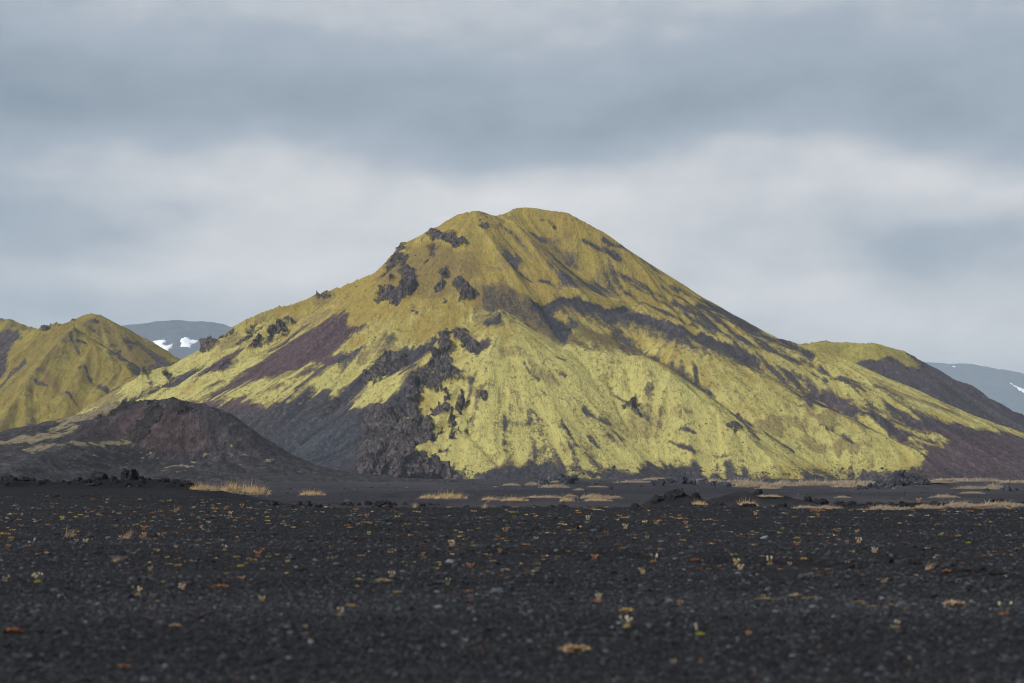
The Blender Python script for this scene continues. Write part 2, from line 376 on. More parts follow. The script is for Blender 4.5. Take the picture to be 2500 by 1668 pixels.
def build_ground():
    ys = np.concatenate([np.linspace(-30, 4, 12), 6 * np.exp(np.linspace(0, math.log(150 / 6), 560)), 150 * np.exp(np.linspace(0, math.log(17800 / 150), 345))[1:]])
    aa = np.concatenate([-np.linspace(1.3, .36, 40), np.linspace(-.355, .355, 940), np.linspace(.36, 1.3, 40)])
    A_, Y_ = np.meshgrid(aa, ys)
    X_ = A_ * (np.maximum(Y_, 0) + 12)
    Z_ = gz(X_, Y_)
    lip = np.exp(-((Y_ - 84) / 4) ** 2) * sstep(-6, 8, X_) + np.exp(-((Y_ - 112) / 10) ** 2) * (1 - sstep(-18, -12, X_))
    d1, f1 = step_line(X_, Y_, BANK1, 1, 1)
    for (u0, u1, Yc, wy) in ((1560, 1760, 122, 8), (1730, 1975, 146, 11)):
        lip = np.maximum(lip, .75 * np.exp(-(np.abs(X_ - ((u0 + u1) / 2 - 1250) / F * Yc) / ((u1 - u0) / 2 / F * Yc)) ** 4 - ((Y_ - Yc) / wy) ** 2))
    lip = np.maximum(lip, .9 * f1 * np.exp(-((d1 + .1 + .3 * fbm(X_ * 1.5, Y_, octv=2, seed=23)) / .16) ** 2) * sstep(.3, .6, vnoise(X_ * .7, Y_ * .3, seed=24)))
    t = NT('black_gravel')
    P_ = t.pos(); lp = t.attr('lip'); dist = t.attr('far')
    n1 = t.noise(t.pos(.12, .35, 1), 1.0, 4); n2 = t.noise(P_, 9, 4, .7); v = t.voro(P_, 26, 'Color'); n0 = t.noise(t.pos(.5, 1.6, 1), 1.0, 5, .6)
    sv = t.N.new('ShaderNodeSeparateColor'); t.L.new(v, sv.inputs[0])
    base = t.mix(t.rng(n1, .3, .7), (.0058, .0060, .0072), (.0125, .0135, .0165))
    base = t.mix(t.math('MULTIPLY', t.rng(n0, .35, .7), .5), base, (.020, .0205, .023))
    base = t.mix(t.rng(sv.outputs[0], .80, 1.0, 0, .55), base, (.08, .085, .095))
    base = t.mix(t.rng(n2, .5, .8, 0, .6), base, (.014, .014, .016))
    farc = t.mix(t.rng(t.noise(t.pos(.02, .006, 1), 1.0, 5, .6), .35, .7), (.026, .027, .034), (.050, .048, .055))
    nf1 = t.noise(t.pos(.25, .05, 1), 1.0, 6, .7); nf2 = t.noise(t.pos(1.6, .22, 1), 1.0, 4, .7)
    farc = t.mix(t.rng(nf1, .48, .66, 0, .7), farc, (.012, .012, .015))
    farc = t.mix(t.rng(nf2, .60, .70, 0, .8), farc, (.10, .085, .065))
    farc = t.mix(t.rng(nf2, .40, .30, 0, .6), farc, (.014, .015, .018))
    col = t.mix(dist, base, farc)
    col = t.mix(t.math('MULTIPLY', lp, t.rng(n2, .25, .6, .4, 1)), col, (.010, .0095, .0105))
    t.b.inputs['Specular IOR Level'].default_value = .02
    nb = t.bump(t.math('ADD', n2, t.math('MULTIPLY', t.voro(P_, 26), .6)), .03, .8)
    m = t.done(col, nb)
    V = np.stack([X_, Y_, Z_], -1).reshape(-1, 3)
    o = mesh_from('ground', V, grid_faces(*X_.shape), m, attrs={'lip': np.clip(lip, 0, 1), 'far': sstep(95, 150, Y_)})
    tag(o, 'dark volcanic gravel plain stretching from the foreground to the foot of the mountains', kind='structure')
build_ground()

# ------------------------------------------------------------------ the big mossy mountain
def land_object(name, label, X, Y, Z, masks, mat):
    base_attrs = {k: np.zeros(X.size) for k in ('scree', 'red', 'rock', 'tone', 'streak', 'brown', 'green')}
    for k, v in masks.items(): base_attrs[k] = np.clip(v, -4, 4).ravel()
    V = np.stack(Z if isinstance(Z, tuple) else (X, Y, Z), -1).reshape(-1, 3)
    o = mesh_from(name, V, grid_faces(*X.shape), mat, attrs=base_attrs)
    fr = np.asarray(base_attrs['rock'])[grid_faces(*X.shape)].mean(1)
    o.data.polygons.foreach_set('use_smooth', fr < .3)
    return tag(o, label, kind='structure')

def blocks(x, y, z, seed):
    "fractured rock: every cell a tilted facet of its own height"
    ix, iy, iz = np.floor(x), np.floor(y), np.floor(z); best = np.full(x.shape, 9.); val = np.zeros(x.shape)
    for a in (-1, 0, 1):
        for b in (-1, 0, 1):
            for c in (-1, 0, 1):
                cx, cy, cz = ix + a, iy + b, iz + c
                px, py, pz = cx + _hash(cx, cy, cz, seed), cy + _hash(cx, cy, cz, seed + 1), cz + _hash(cx, cy, cz, seed + 2)
                ex, ey, ez = x - px, y - py, z - pz
                dd = ex * ex + ey * ey + ez * ez
                m = dd < best; best = np.where(m, dd, best)
                h = _hash(cx, cy, cz, seed + 3) - .5
                vv = h * 1.1 + (_hash(cx, cy, cz, seed + 4) - .5) * 1.7 * ex + (_hash(cx, cy, cz, seed + 5) - .5) * 1.7 * ez
                val = np.where(m, vv, val)
    return val
def displace_rock(X, Y, Z, dx, dy, rock, amp, sc, seed):
    gy, gx = np.gradient(blur(Z, 4), dy, dx)
    n = np.stack([-gx, -gy, np.ones_like(Z)], -1); n /= np.linalg.norm(n, axis=-1, keepdims=True)
    d = np.zeros_like(Z); sel = rock > .02
    x, y, z = X[sel], Y[sel], Z[sel]
    q = .85 * blocks(x * sc * .55, y * sc * .45, z * sc * .55, seed) + .55 * blocks(x * sc * 1.4, y * sc * 1.1, z * sc * 1.2, seed + 3) + .30 * blocks(x * sc * 3.2, y * sc * 2.6, z * sc * 3, seed + 5)
    q = q + .35 * fbm(x * sc * 2, z * sc * 2, y * sc * 2, octv=4, seed=seed + 7)
    d[sel] = rock[sel] * amp * (q + .12)
    return X + n[..., 0] * d, Y + n[..., 1] * d, Z + n[..., 2] * d

def build_mountain():
    dx, dy = .85, 1.05
    xs = np.arange(-470, 560, dx); ys = np.arange(1050, 1640, dy)
    X, Y = np.meshgrid(xs, ys)
    prof = [(0, 0), (40, 24), (95, 60), (157, 94), (182, 105), (234, 129), (295, 154), (341, 167), (460, 202), (600, 215)]
    profw = [(0, 0), (60, 38), (130, 84), (200, 118), (260, 140), (330, 160), (450, 198), (600, 230)]
    spine = [W(1262, 507, 1500), W(1160, 518, 1470), W(1172, 590, 1442), W(1185, 655, 1412), W(1203, 716, 1376)]
    top = [W(1252, 509, 1496), W(1275, 506, 1500), W(1330, 508, 1500), W(1390, 521, 1496)]
    h_spine = ridge(X, Y, spine[1:], [(0, 0), (18, 12), (40, 32), (60, 50), (100, 72), (170, 106), (230, 138), (300, 165), (400, 200)], [(0, 0), (100, 60), (170, 98), (240, 128), (320, 156), (450, 200)], ky=1.7)
    h_top = ridge(X, Y, top, prof, None, ky=1.55)
    # nose below the front peak
    nose = ridge(X, Y, [W(1205, 790, 1300), W(1225, 757, 1290), W(1226, 758, 1289)], [(0, 0), (60, 36), (120, 74), (165, 100), (200, 114), (300, 135)])
    # long right tongue and right-hand crest of the front peak
    c2 = ridge(X, Y, [W(1225, 757, 1290), W(1300, 800, 1284), W(1400, 846, 1275), W(1490, 864, 1266), W(1570, 868, 1262), W(1640, 902, 1244), W(1700, 958, 1222), W(1760, 1010, 1200), W(1820, 1056, 1182), W(1880, 1105, 1160), W(1960, 1160, 1140)],
               [(0, 0), (30, 17), (100, 62), (160, 92), (260, 120)], [(0, 0), (10, 10), (24, 24), (50, 44), (200, 120)])
    c3 = ridge(X, Y, [W(1560, 745, 1400), W(1660, 800, 1372), W(1800, 868, 1345), W(1950, 945, 1310), W(2080, 1010, 1275), W(2180, 1065, 1245), W(2255, 1112, 1215), W(2330, 1165, 1190)],
               [(0, 0), (40, 16), (120, 62), (200, 105)], [(0, 0), (15, 9), (60, 36), (200, 110)])
    # left-hand rocky crest of the front peak
    c1 = ridge(X, Y, [W(1225, 757, 1290), W(1180, 775, 1288), W(1130, 800, 1280), W(1075, 822, 1272), W(1050, 880, 1245), W(1015, 930, 1225), W(985, 985, 1200), W(960, 1040, 1180), W(930, 1085, 1160), W(900, 1120, 1140), W(885, 1160, 1125)],
               [(0, 0), (8, 8), (30, 22), (100, 62), (200, 112)], [(0, 0), (10, 9), (60, 38), (130, 80), (180, 106), (300, 150)])
    # back ridge running left from the summit
    bluff = ridge(X, Y, [W(1205, 521, 1476), W(1180, 514, 1475), W(1140, 512, 1475), W(1112, 524, 1474), W(1050, 561, 1472), W(1000, 584, 1471), W(985, 592, 1470), W(972, 618, 1470), W(955, 648, 1468)],
                  [(0, 0), (5, 7), (12, 20), (24, 33), (60, 54), (120, 88), (200, 128)], [(0, 0), (5, 5), (14, 15), (30, 31), (60, 52), (120, 88), (200, 130)])
    saddle = ridge(X, Y, [W(1150, 515, 1475), W(1225, 524, 1484), W(1262, 510, 1500)], [(0, 0), (20, 11), (60, 40), (200, 130)])
    wr = ridge(X, Y, [W(940, 660, 1470), W(900, 674, 1468), W(830, 700, 1465), W(760, 722, 1462), W(680, 747, 1455), W(600, 780, 1448), W(560, 806, 1442), W(533, 820, 1438), W(501, 844, 1434)],
               [(0, 0), (4, 5), (14, 14), (40, 30), (100, 64), (200, 118), (330, 150)], [(0, 0), (5, 6), (16, 14), (40, 27), (100, 60), (200, 118), (300, 165)])
    wr2 = ridge(X, Y, [W(485, 886, 1430), W(452, 892, 1424), W(400, 899, 1412), W(355, 911, 1402), W(325, 946, 1392), W(298, 975, 1385), W(200, 1014, 1380)],
               [(0, 0), (30, 19), (100, 62), (200, 116), (330, 150)], [(0, 0), (40, 22), (100, 60), (200, 118), (300, 165)])
    far_r = ridge(X, Y, [W(1900, 828, 1455), W(1985, 856, 1445), W(2150, 940, 1435), W(2350, 1018, 1430), W(2500, 1058, 1425), W(2760, 1130, 1410)],
               [(0, 0), (60, 24), (160, 70), (300, 120)])
    Z = smax([bluff, saddle, h_spine, h_top, nose, c2, c3, c1, wr, wr2, far_r], .8)
    Z = np.maximum(Z, -3)
    # fall-line noises
    big, mid = flow(Z, dx, dy, [fbm(X / 17, Y / 17, octv=2, seed=101), fbm(X / 8, Y / 8, octv=2, seed=102)], 60)
    s4, s2, s1 = flow(Z, dx, dy, [vnoise(X / 3.2, Y / 3.2, seed=103), vnoise(X / 1.6, Y / 1.6, seed=104), rng.random(X.shape)], 26, 3)
    lng, lng2 = flow(Z, dx, dy, [vnoise(X / 5, Y / 5, seed=107), vnoise(X / 2.4, Y / 2.4, seed=108)], 75, 5)
    pat, pat2 = flow(Z, dx, dy, [fbm(X / 5, Y / 5, octv=4, seed=105), fbm(X / 20, Y / 20, octv=4, seed=106)], 9, 4)
    fin = .5 * s4 + .5 * s2 + .3 * s1
    u, v = UV(X, Y, Z)
    wob = fbm(X / 22, Z / 16, Y / 30, octv=4, seed=111)
    wob2 = fbm(X / 5, Z / 4, Y / 8, octv=4, seed=112)
    st = .30 * mid + .45 * s4 + .50 * s2 + .35 * s1               # streak noise, unit-ish
    wn = wob / wob.std(); wn2 = wob2 / wob2.std()
    wn = .5 * wn + .8 * pat2; wn2 = .3 * wn2 + .9 * pat
    ragged = 9 * wob + 5 * wob2 + 5 * st
    # ---- rock
    rock = np.zeros_like(Z)
    def poly(arr, pts, soft, val=1.0, nz=None, k=1.0):
        d = sdpoly(u, v, pts) + (ragged if nz is None else nz) * k
        return np.maximum(arr, val * sstep(-3 * soft, 3 * soft, d))
    def line(arr, pts, hw, soft, val=1.0, nz=None, k=1.0):
        d = hw - dline(u, v, pts) + (ragged if nz is None else nz) * k
        return np.maximum(arr, val * sstep(-2.4 * soft, 2.4 * soft, d))
    A2 = lambda p: cr(p, 600, 480, 2.177); A3 = lambda p: cr(p, 1150, 480, 2.177); A4 = lambda p: cr(p, 1800, 780, 3.2); A1 = lambda p: cr(p, 0, 700, 2.851)
    rn = 16 * wob2 + 8 * wob
    for pts, hw in ((A2([(870, 420), (880, 480), (820, 540), (740, 500)]), 17), (A2([(1010, 200), (1090, 220), (1150, 235)]), 12), (A2([(990, 260), (985, 300)]), 6), (A2([(1060, 390), (1070, 420)]), 7),
                    (A2([(1140, 480), (1190, 520)]), 13), (A2([(850, 400), (830, 330)]), 12), (A2([(700, 540), (720, 480)]), 6), (A2([(830, 250), (820, 270), (780, 350)]), 5),
                    (A2([(1250, 130), (1290, 170)]), 5), (A2([(1130, 740), (1170, 760), (1220, 800)]), 12), (A2([(1070, 770), (1060, 850), (1000, 900)]), 15),
                    (A2([(1000, 900), (1080, 930), (1000, 980)]), 20), (A2([(950, 950), (900, 1010), (880, 1100), (900, 1200)]), 20), (A2([(760, 860), (700, 930), (640, 960)]), 17),
                    (A2([(830, 870), (780, 900)]), 12), (A2([(700, 1180), (760, 1240), (860, 1280), (950, 1230)]), 30), (A2([(800, 1130), (720, 1150)]), 16),
                    (A2([(120, 760), (150, 700), (210, 690)]), 7), (A2([(60, 790), (110, 770)]), 7), (A2([(20, 720), (40, 700)]), 6), (A2([(390, 520), (430, 518)]), 5),
                    (A1([(1520, 340), (1600, 320)]), 7), (A1([(1420, 430), (1480, 400)]), 11), (A1([(1170, 600), (1180, 640)]), 7), (A1([(1000, 610), (1040, 590)]), 6), (A1([(1140, 690), (1160, 690)]), 5),
                    (A3([(380, 115), (430, 130), (440, 150)]), 3), (A3([(860, 1100), (900, 1160)]), 7), (A3([(820, 1110), (880, 1120)]), 5), (A3([(1380, 1210), (1430, 1240)]), 6),
                    (A2([(480, 1090), (420, 1150)]), 9), (A2([(1240, 1040), (1290, 1090)]), 3)):
        rock = line(rock, pts, hw, 4.5, .9, rn, .8)
    base_rock = sdpoly(u, v, A2([(640, 1330), (720, 1310), (860, 1360), (950, 1370), (1040, 1440), (1140, 1500), (600, 1500), (600, 1440)]))
    rock = np.maximum(rock, sstep(-3, 3, base_rock + 5 * wob2 + 3))
    rock = np.maximum(rock, .8 * sstep(.9, 1.5, wn2 + .35 * wn) * sstep(-10, 20, sdpoly(u, v, A2([(820, 240), (1010, 170), (1180, 200), (1220, 380), (1160, 560), (950, 640), (760, 600), (660, 560), (720, 400)]))))
    rock = np.maximum(rock, .85 * sstep(.35, 1.0, .8 * wn2 + .5 * wob2 / wob2.std()) * sstep(-10, 25, sdpoly(u, v, A2([(1000, 900), (1150, 860), (1200, 1100), (1200, 1350), (1000, 1420), (560, 1400), (640, 1180), (850, 1000)]))))
    rock = np.maximum(rock, .8 * sstep(1.1, 1.7, wn2 + .3 * wn) * sstep(-10, 25, sdpoly(u, v, A2([(-200, 900), (60, 650), (330, 560), (260, 760), (60, 830), (-150, 1000), (-560, 1150)]))))
    # ---- scree
    scree = np.zeros_like(Z)
    S = lambda a: 12 * st + 6 * wob2 + a * wob
    scree = poly(scree, A2([(560, 590), (440, 640), (200, 760), (0, 930), (-180, 1040), (-200, 1075), (0, 990), (150, 950), (290, 900), (400, 870), (430, 850), (520, 770), (630, 690), (620, 680), (545, 690), (545, 640)]), 3, 1, S(3), .9)
    scree = poly(scree, A2([(400, 870), (600, 820), (520, 880), (430, 895)]), 3, 1, S(3), .8)
    scree = poly(scree, A1([(1700, 430), (1500, 520), (1300, 600), (1100, 700), (850, 790), (900, 800), (1250, 680), (1600, 520)]), 3, .95, S(3), .9)
    lowleft = A2([(-330, 1110), (0, 1085), (80, 1125), (250, 1085), (330, 1035), (470, 1040), (520, 1000), (640, 915), (760, 850), (980, 790), (1050, 720), (1120, 740), (900, 900), (680, 960), (560, 1090), (600, 1130), (760, 1065), (900, 960), (880, 1150), (760, 1330), (620, 1500), (-300, 1600), (-700, 1250)])
    scree = poly(scree, lowleft, 4, 1, S(5) * 1.5, 1.0)
    # dark gash under the scar and the long scree run to the right
    gash = A3([(330, 550), (390, 540), (470, 530), (560, 540), (640, 560), (730, 590), (860, 600), (1020, 650), (1200, 720), (1400, 800), (1524, 850), (1640, 905), (1640, 970), (1524, 915), (1350, 820), (1100, 745), (900, 690), (760, 720), (700, 690), (560, 640), (540, 720), (490, 750), (420, 690), (350, 590)])
    rim = A3([(322, 548), (350, 556), (390, 540), (430, 545), (470, 530), (520, 545), (560, 540), (620, 565), (680, 572), (730, 592), (790, 585), (860, 600), (930, 625), (1020, 652), (1100, 690), (1200, 722), (1300, 765), (1400, 800), (1524, 852), (1640, 905)])
    below = sdpoly(u, v, rim + A3([(1640, 1200), (1000, 1100), (500, 1000), (300, 800), (322, 600)])[:4])
    drim = dline(u, v, rim)
    core = sdpoly(u, v, A3([(330, 550), (400, 560), (560, 690), (500, 760), (420, 700), (340, 600)]))
    lev = np.maximum(1.3 - drim / 27, np.clip(core / 12, -3, 1.6)) + .4 * st + .45 * lng2 + .3 * wn2 - 1.0 * sstep(300, 250, u - 1000)
    scree = np.maximum(scree, .97 * sstep(-.9, 1.2, lev) * sstep(-2, 2.5, below + 6 * wob2) * sstep(1920, 1800, u))
    scree = poly(scree, A3([(720, 690), (790, 700), (900, 780), (1060, 860), (1240, 980), (1290, 1060), (1180, 1000), (1050, 900), (900, 800), (780, 740)]), 3, .6, 12 * st, .9)
    run = A4([(150, 285), (450, 430), (700, 560), (900, 640), (1100, 700), (1300, 750), (1500, 760), (1700, 800), (2130, 870), (2300, 900), (2700, 980), (2700, 1300), (1000, 1235), (1300, 1180), (1420, 1110), (1460, 1040), (1250, 930), (1000, 800), (800, 700), (600, 640), (300, 425), (0, 300), (0, 215)])
    scree = poly(scree, run, 5, 1, 14 * lng + 10 * lng2 + 7 * st + 5 * wn2 - 3, 1.0)
    # moss tongues that break up the run
    tng = np.zeros_like(Z)
    for pts, hw in ((A4([(1250, 830), (1450, 900), (1640, 950)]), 7), (A4([(1350, 930), (1600, 990)]), 4), (A4([(900, 660), (1100, 740), (1300, 820)]), 4), (A4([(1500, 740), (1800, 800), (2130, 860)]), 7), (A4([(600, 500), (900, 590)]), 4)):
        tng = line(tng, pts, hw, 3, 1, 6 * st + 3 * wob2, .8)
    scree = scree * (1 - .9 * tng)
    # streaked upper right flank
    flank = sstep(-12, 25, sdpoly(u, v, A3([(560, 230), (640, 215), (800, 260), (1060, 400), (1340, 590), (1524, 690), (1640, 730), (1760, 800), (2000, 960), (2250, 1050), (2600, 1200), (2500, 1260), (2100, 1140), (1900, 1000), (1700, 900), (1400, 790), (1000, 640), (730, 480), (600, 320)])))
    scree = np.maximum(scree, flank * .97 * sstep(-.15, .75, .55 * lng + .45 * lng2 + .25 * st + .25 * pat2 + .05))
    scree = line(scree, A4([(330, 150), (460, 230), (590, 310)]), 5, 3, 1, 4 * st, .8)
    scree = line(scree, A4([(0, 130), (200, 220), (480, 350)]), 4, 3, .9, 6 * st, .9)
    scree = line(scree, A3([(1150, 560), (1340, 600), (1524, 710)]), 9, 4, .9, 9 * st, .9)
    scree = line(scree, A3([(760, 400), (900, 500), (1150, 640), (1300, 740)]), 3, 3, .8, 7 * st, .9)
    for pts, hw in [(A3(p), q) for p, q in (([(700, 230), (850, 300), (1020, 400)], 2.5), ([(780, 400), (930, 500), (1150, 600), (1300, 680)], 4), ([(860, 440), (1000, 530), (1200, 640)], 3), ([(1000, 430), (1180, 520), (1340, 600)], 3.5),
            ([(1150, 560), (1340, 640), (1524, 740)], 4), ([(730, 490), (800, 530)], 4), ([(1010, 480), (1250, 630), (1400, 700), (1524, 790)], 3), ([(800, 510), (1000, 620), (1200, 700)], 3), ([(600, 225), (700, 270), (790, 330)], 6),
            ([(190, 330), (330, 430), (450, 460)], 1.5), ([(330, 190), (400, 240)], 3), ([(560, 440), (600, 460)], 2), ([(150, 130), (230, 200), (300, 290)], 2),
            ([(280, 880), (310, 930), (360, 970)], 3), ([(370, 1020), (400, 1050)], 2.5), ([(360, 1150), (400, 1200), (430, 1240)], 2.2), ([(450, 930), (500, 960)], 2.5), ([(820, 970), (830, 1020)], 1.6), ([(870, 1060), (910, 1130), (940, 1180)], 3),
            ([(1110, 1230), (1200, 1250)], 2.2), ([(620, 1270), (680, 1330)], 2.2), ([(320, 1130), (380, 1180)], 2), ([(1280, 1360), (1330, 1380)], 2), ([(460, 850), (500, 870)], 2.2), ([(600, 1130), (680, 1180), (740, 1200)], 4),
            ([(1190, 970), (1270, 1030)], 5), ([(1390, 1150), (1450, 1200), (1524, 1280)], 3), ([(1180, 880), (1210, 980)], 3), ([(760, 1040), (860, 1100)], 2.5), ([(1050, 1290), (1190, 1360)], 2.2), ([(480, 1200), (560, 1330), (640, 1400)], 2.2), ([(760, 1240), (830, 1330)], 2))] \
          + [(A4(p), q) for p, q in (([(740, 460), (850, 490), (930, 500)], 3), ([(600, 430), (700, 480)], 3), ([(1060, 530), (1150, 560), (1300, 620)], 3), ([(900, 640), (1100, 760), (1500, 900)], 2.5), ([(1400, 740), (1550, 790)], 2), ([(0, 40), (200, 130), (420, 230)], 4),
            ([(100, 180), (320, 260)], 3.5), ([(500, 330), (800, 480), (1000, 560)], 2), ([(300, 560), (500, 680)], 1.2), ([(700, 860), (900, 980)], 1.5), ([(560, 1170), (760, 1215)], 2.5), ([(800, 1190), (900, 1220)], 3), ([(0, 710), (230, 900), (440, 1040)], 2.5))] \
          + [(A1(p), q) for p, q in (([(900, 770), (1250, 640), (1500, 560)], 2.5), ([(1500, 800), (1800, 640), (1996, 560)], 2), ([(1400, 760), (1700, 600), (1996, 460)], 2.5), ([(1600, 830), (1996, 640)], 2))]:
        scree = line(scree, pts, hw, 2.2, .8, 5 * st + 2.5 * wn2, .8)
    # general: small bare streaks and hollows everywhere
    bface = sstep(-15, 30, sdpoly(u, v, A3([(160, 600), (560, 790), (860, 850), (1200, 1000), (1700, 1400), (1500, 1500), (0, 1500), (-250, 1420), (-60, 1000), (60, 740)])))
    # how bare each part of the slope is; the streak noise then breaks it into downhill runs
    bare = -.28 + .42 * wn + .0 * u
    bare = bare + .35 * bface - .55 * sstep(-10, 40, sdpoly(u, v, A4([(0, 310), (300, 430), (800, 700), (1250, 940), (1430, 1060), (1300, 1160), (600, 1180), (100, 900), (-300, 500)])))
    bare = bare + .5 * sstep(-10, 30, sdpoly(u, v, A2([(-400, 900), (0, 850), (600, 700), (1000, 640), (1150, 720), (600, 900), (300, 1060), (-300, 1120)])))
    bare = bare + (.45 + .45 * lng) * sstep(-10, 30, sdpoly(u, v, A3([(150, 120), (560, 230), (1000, 640), (480, 520), (330, 540), (150, 440), (60, 300)])))
    scree = np.maximum(scree, .95 * sstep(.3, 1.9, .45 * st + .45 * lng2 + .35 * lng + .22 * wn2 + bare))
    bl = sstep(-10, 40, sdpoly(u, v, A3([(-100, 820), (60, 760), (160, 900), (330, 1150), (420, 1350), (330, 1420), (200, 1400), (-200, 1400)])))
    scree = np.maximum(scree, .9 * bl * sstep(-.1, 1.7, .5 * st + .45 * lng2 + .4 * wn2 + .3 * wn))
    foot = sstep(1126, 1166, v + 14 * st + 11 * wn2 + 11 * wn - np.interp(u, [1000, 1200, 1400, 1800, 2100, 2200], [14, 8, -2, 4, 8, -8]))
    scree = np.maximum(scree, foot)
    hollow = A3([(40, 600), (110, 610), (163, 592), (240, 642), (335, 695), (440, 745), (545, 792), (640, 812), (600, 760), (480, 700), (350, 590), (320, 548), (170, 470), (90, 480), (60, 540)])
    scree = poly(scree, hollow, 4, .52, 12 * st + 10 * wn2 - 4)
    scree = np.maximum(scree, .75 * sstep(-.2, 1.2, .5 * st + .5 * lng2 + .3 * wn2 + .25) * sstep(-10, 20, sdpoly(u, v, A1([(860, 790), (1000, 620), (1290, 545), (1420, 480), (1650, 330), (1800, 330), (1500, 560), (1150, 720)]))))
    scree = np.clip(scree, 0, 1)
    scree = np.where(scree > 0, scree, 0)
    # light moss specks on the bare lower left slope
    specks = sstep(.35, .8, wob2 + .35 * fin * .5) * sstep(1130, 1000, v) * sstep(-10, 20, sdpoly(u, v, lowleft))
    scree = scree * (1 - .55 * specks)
    # ---- colours
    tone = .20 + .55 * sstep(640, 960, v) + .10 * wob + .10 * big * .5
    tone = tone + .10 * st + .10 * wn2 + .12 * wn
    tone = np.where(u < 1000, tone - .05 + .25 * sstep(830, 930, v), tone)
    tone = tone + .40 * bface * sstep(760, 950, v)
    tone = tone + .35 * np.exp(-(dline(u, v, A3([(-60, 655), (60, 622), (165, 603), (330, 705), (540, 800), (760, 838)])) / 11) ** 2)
    brown = np.zeros_like(Z)
    brown = poly(brown, hollow, 4, .95)
    brown = line(brown, A3([(240, 200), (400, 320), (560, 440)]), 10, 14, .75, 18 * mid, 1)
    brown = line(brown, A3([(200, 320), (300, 400), (420, 440)]), 5, 12, .75, 14 * mid, 1)
    brown = line(brown, A3([(500, 200), (620, 240), (760, 330)]), 5, 12, .75, 14 * mid, 1)
    brown = np.maximum(brown, .6 * sstep(.5, 1.6, mid + .6 * wob) * sstep(900, 700, v))
    brown = poly(brown, A3([(0, 420), (110, 470), (170, 560), (330, 600), (420, 700), (500, 770), (320, 700), (170, 590), (60, 640), (0, 600)]), 10, .8)
    brown = np.maximum(brown, .7 * sstep(-10, 20, sdpoly(u, v, A2([(700, 330), (1000, 200), (1250, 300), (1280, 420), (1050, 560), (700, 560)])) + 20 * wob2))
    brown = np.maximum(brown, .70 * sstep(.0, 1.2, .8 * wn + .5 * wn2) * (1 - .5 * bface))
    brown = np.maximum(brown, .95 * sstep(-.1, .8, .6 * lng + .5 * lng2 + .3 * mid) * sstep(-20, 30, sdpoly(u, v, A3([(180, 150), (420, 190), (620, 330), (800, 480), (700, 560), (450, 500), (250, 400), (120, 300)]))))
    brown = np.maximum(brown, .62 * bface * sstep(.1, 1.5, .8 * pat2 + .5 * lng2))
    brown = poly(brown, A3([(170, 590), (330, 600), (560, 690), (760, 735), (1000, 820), (1180, 950), (1100, 960), (850, 850), (600, 790), (480, 755), (330, 670)]), 8, .85, 14 * st + 10 * wn2)
    green = np.zeros_like(Z)
    green = np.maximum(green, .65 * sstep(.2, 1.4, .7 * wn2 - .6 * wn + .3 * mid) * (.45 + .55 * bl))
    green = np.maximum(green, .9 * sstep(-10, 20, sdpoly(u, v, A3([(540, 650), (760, 740), (1000, 830), (1200, 980), (1420, 1180), (1300, 1110), (1050, 960), (850, 840), (600, 790), (520, 740)])) + 10 * st))
    red = np.zeros_like(Z)
    red = np.maximum(red, sstep(-20, 10, sdpoly(u, v, A2([(600, 560), (300, 640), (-200, 900), (-300, 1120), (100, 1120), (400, 900), (660, 690)]))))
    red = np.maximum(red, .8 * sstep(-40, 40, u - 2180) * sstep(1010, 1080, v))
    red = np.maximum(red, .5 * sstep(-20, 10, sdpoly(u, v, run)) * sstep(.0, 1, wob + .4))
    red = np.maximum(red, .6 * sstep(-5, 10, sdpoly(u, v, A2([(1190, 800), (1290, 740), (1300, 780), (1230, 850)]))))
    scree = poly(scree, A2([(1190, 800), (1290, 745), (1300, 780), (1230, 840)]), 3, 1)
    scree = poly(scree, A3([(60, 650), (160, 600), (170, 680), (90, 690)]), 3, .8, 3 * wob2)
    red = np.where(red < .05, -sstep(-10, 60, sdpoly(u, v, A2([(-100, 1250), (300, 1150), (620, 1150), (640, 1330), (600, 1500), (-400, 1600)]))) - .8 * sstep(.2, .8, core / 20 + .5), red)
    # ---- relief
    on = sstep(-2, 14, Z)
    ribs = .45 + .9 * sstep(-20, 40, sdpoly(u, v, A3([(100, 100), (600, 100), (1524, 650), (2200, 950), (2000, 1000), (1400, 800), (1000, 660), (480, 520), (150, 480), (50, 300)])))
    gul = ribs * (2.3 * np.clip(big, -2.2, 2.0) + 1.25 * np.clip(mid, -2.2, 2.2) + .5 * np.clip(fin, -2.5, 2.5))
    Zd = Z + on * (gul * 1.0 + 1.2 * wob + .45 * pat)
    Zd = Zd - on * .45 * scree * (1 - foot)
    # scar rim
    dscar = dline(u, v, A3([(330, 545), (390, 540), (470, 530), (560, 545), (730, 590), (860, 602), (1020, 652), (1200, 722), (1500, 850)]))
    Zd = Zd + np.exp(-(drim / 16) ** 2) * -2.0 * np.tanh(below / 9) * sstep(1950, 1750, u)
    # hollow right of the scar's upper end, valley behind the right crest
    for pts, wd, dp in ((A3([(390, 560), (430, 640), (480, 730)]), 18, 3.5), (A3([(185, 560), (270, 620), (380, 700), (480, 770)]), 15, 3.5), (A3([(780, 740), (1000, 830), (1190, 960), (1330, 1080), (1500, 1210)]), 12, 3.5), (A3([(830, 930), (860, 1050), (900, 1150)]), 9, 2.0),
                        (A3([(730, 960), (760, 1040), (830, 1060)]), 9, 1.8), (A3([(190, 330), (330, 420), (470, 480)]), 9, 2.5), (A3([(180, 450), (300, 520), (460, 530)]), 8, 1.5), (A4([(0, 290), (300, 430), (800, 700), (1300, 950)]), 9, 2.2),
                        (A2([(1150, 1030), (1190, 1130), (1200, 1260), (1330, 1390)]), 12, 3.0), (A2([(280, 620), (200, 760), (60, 830)]), 8, 2)):
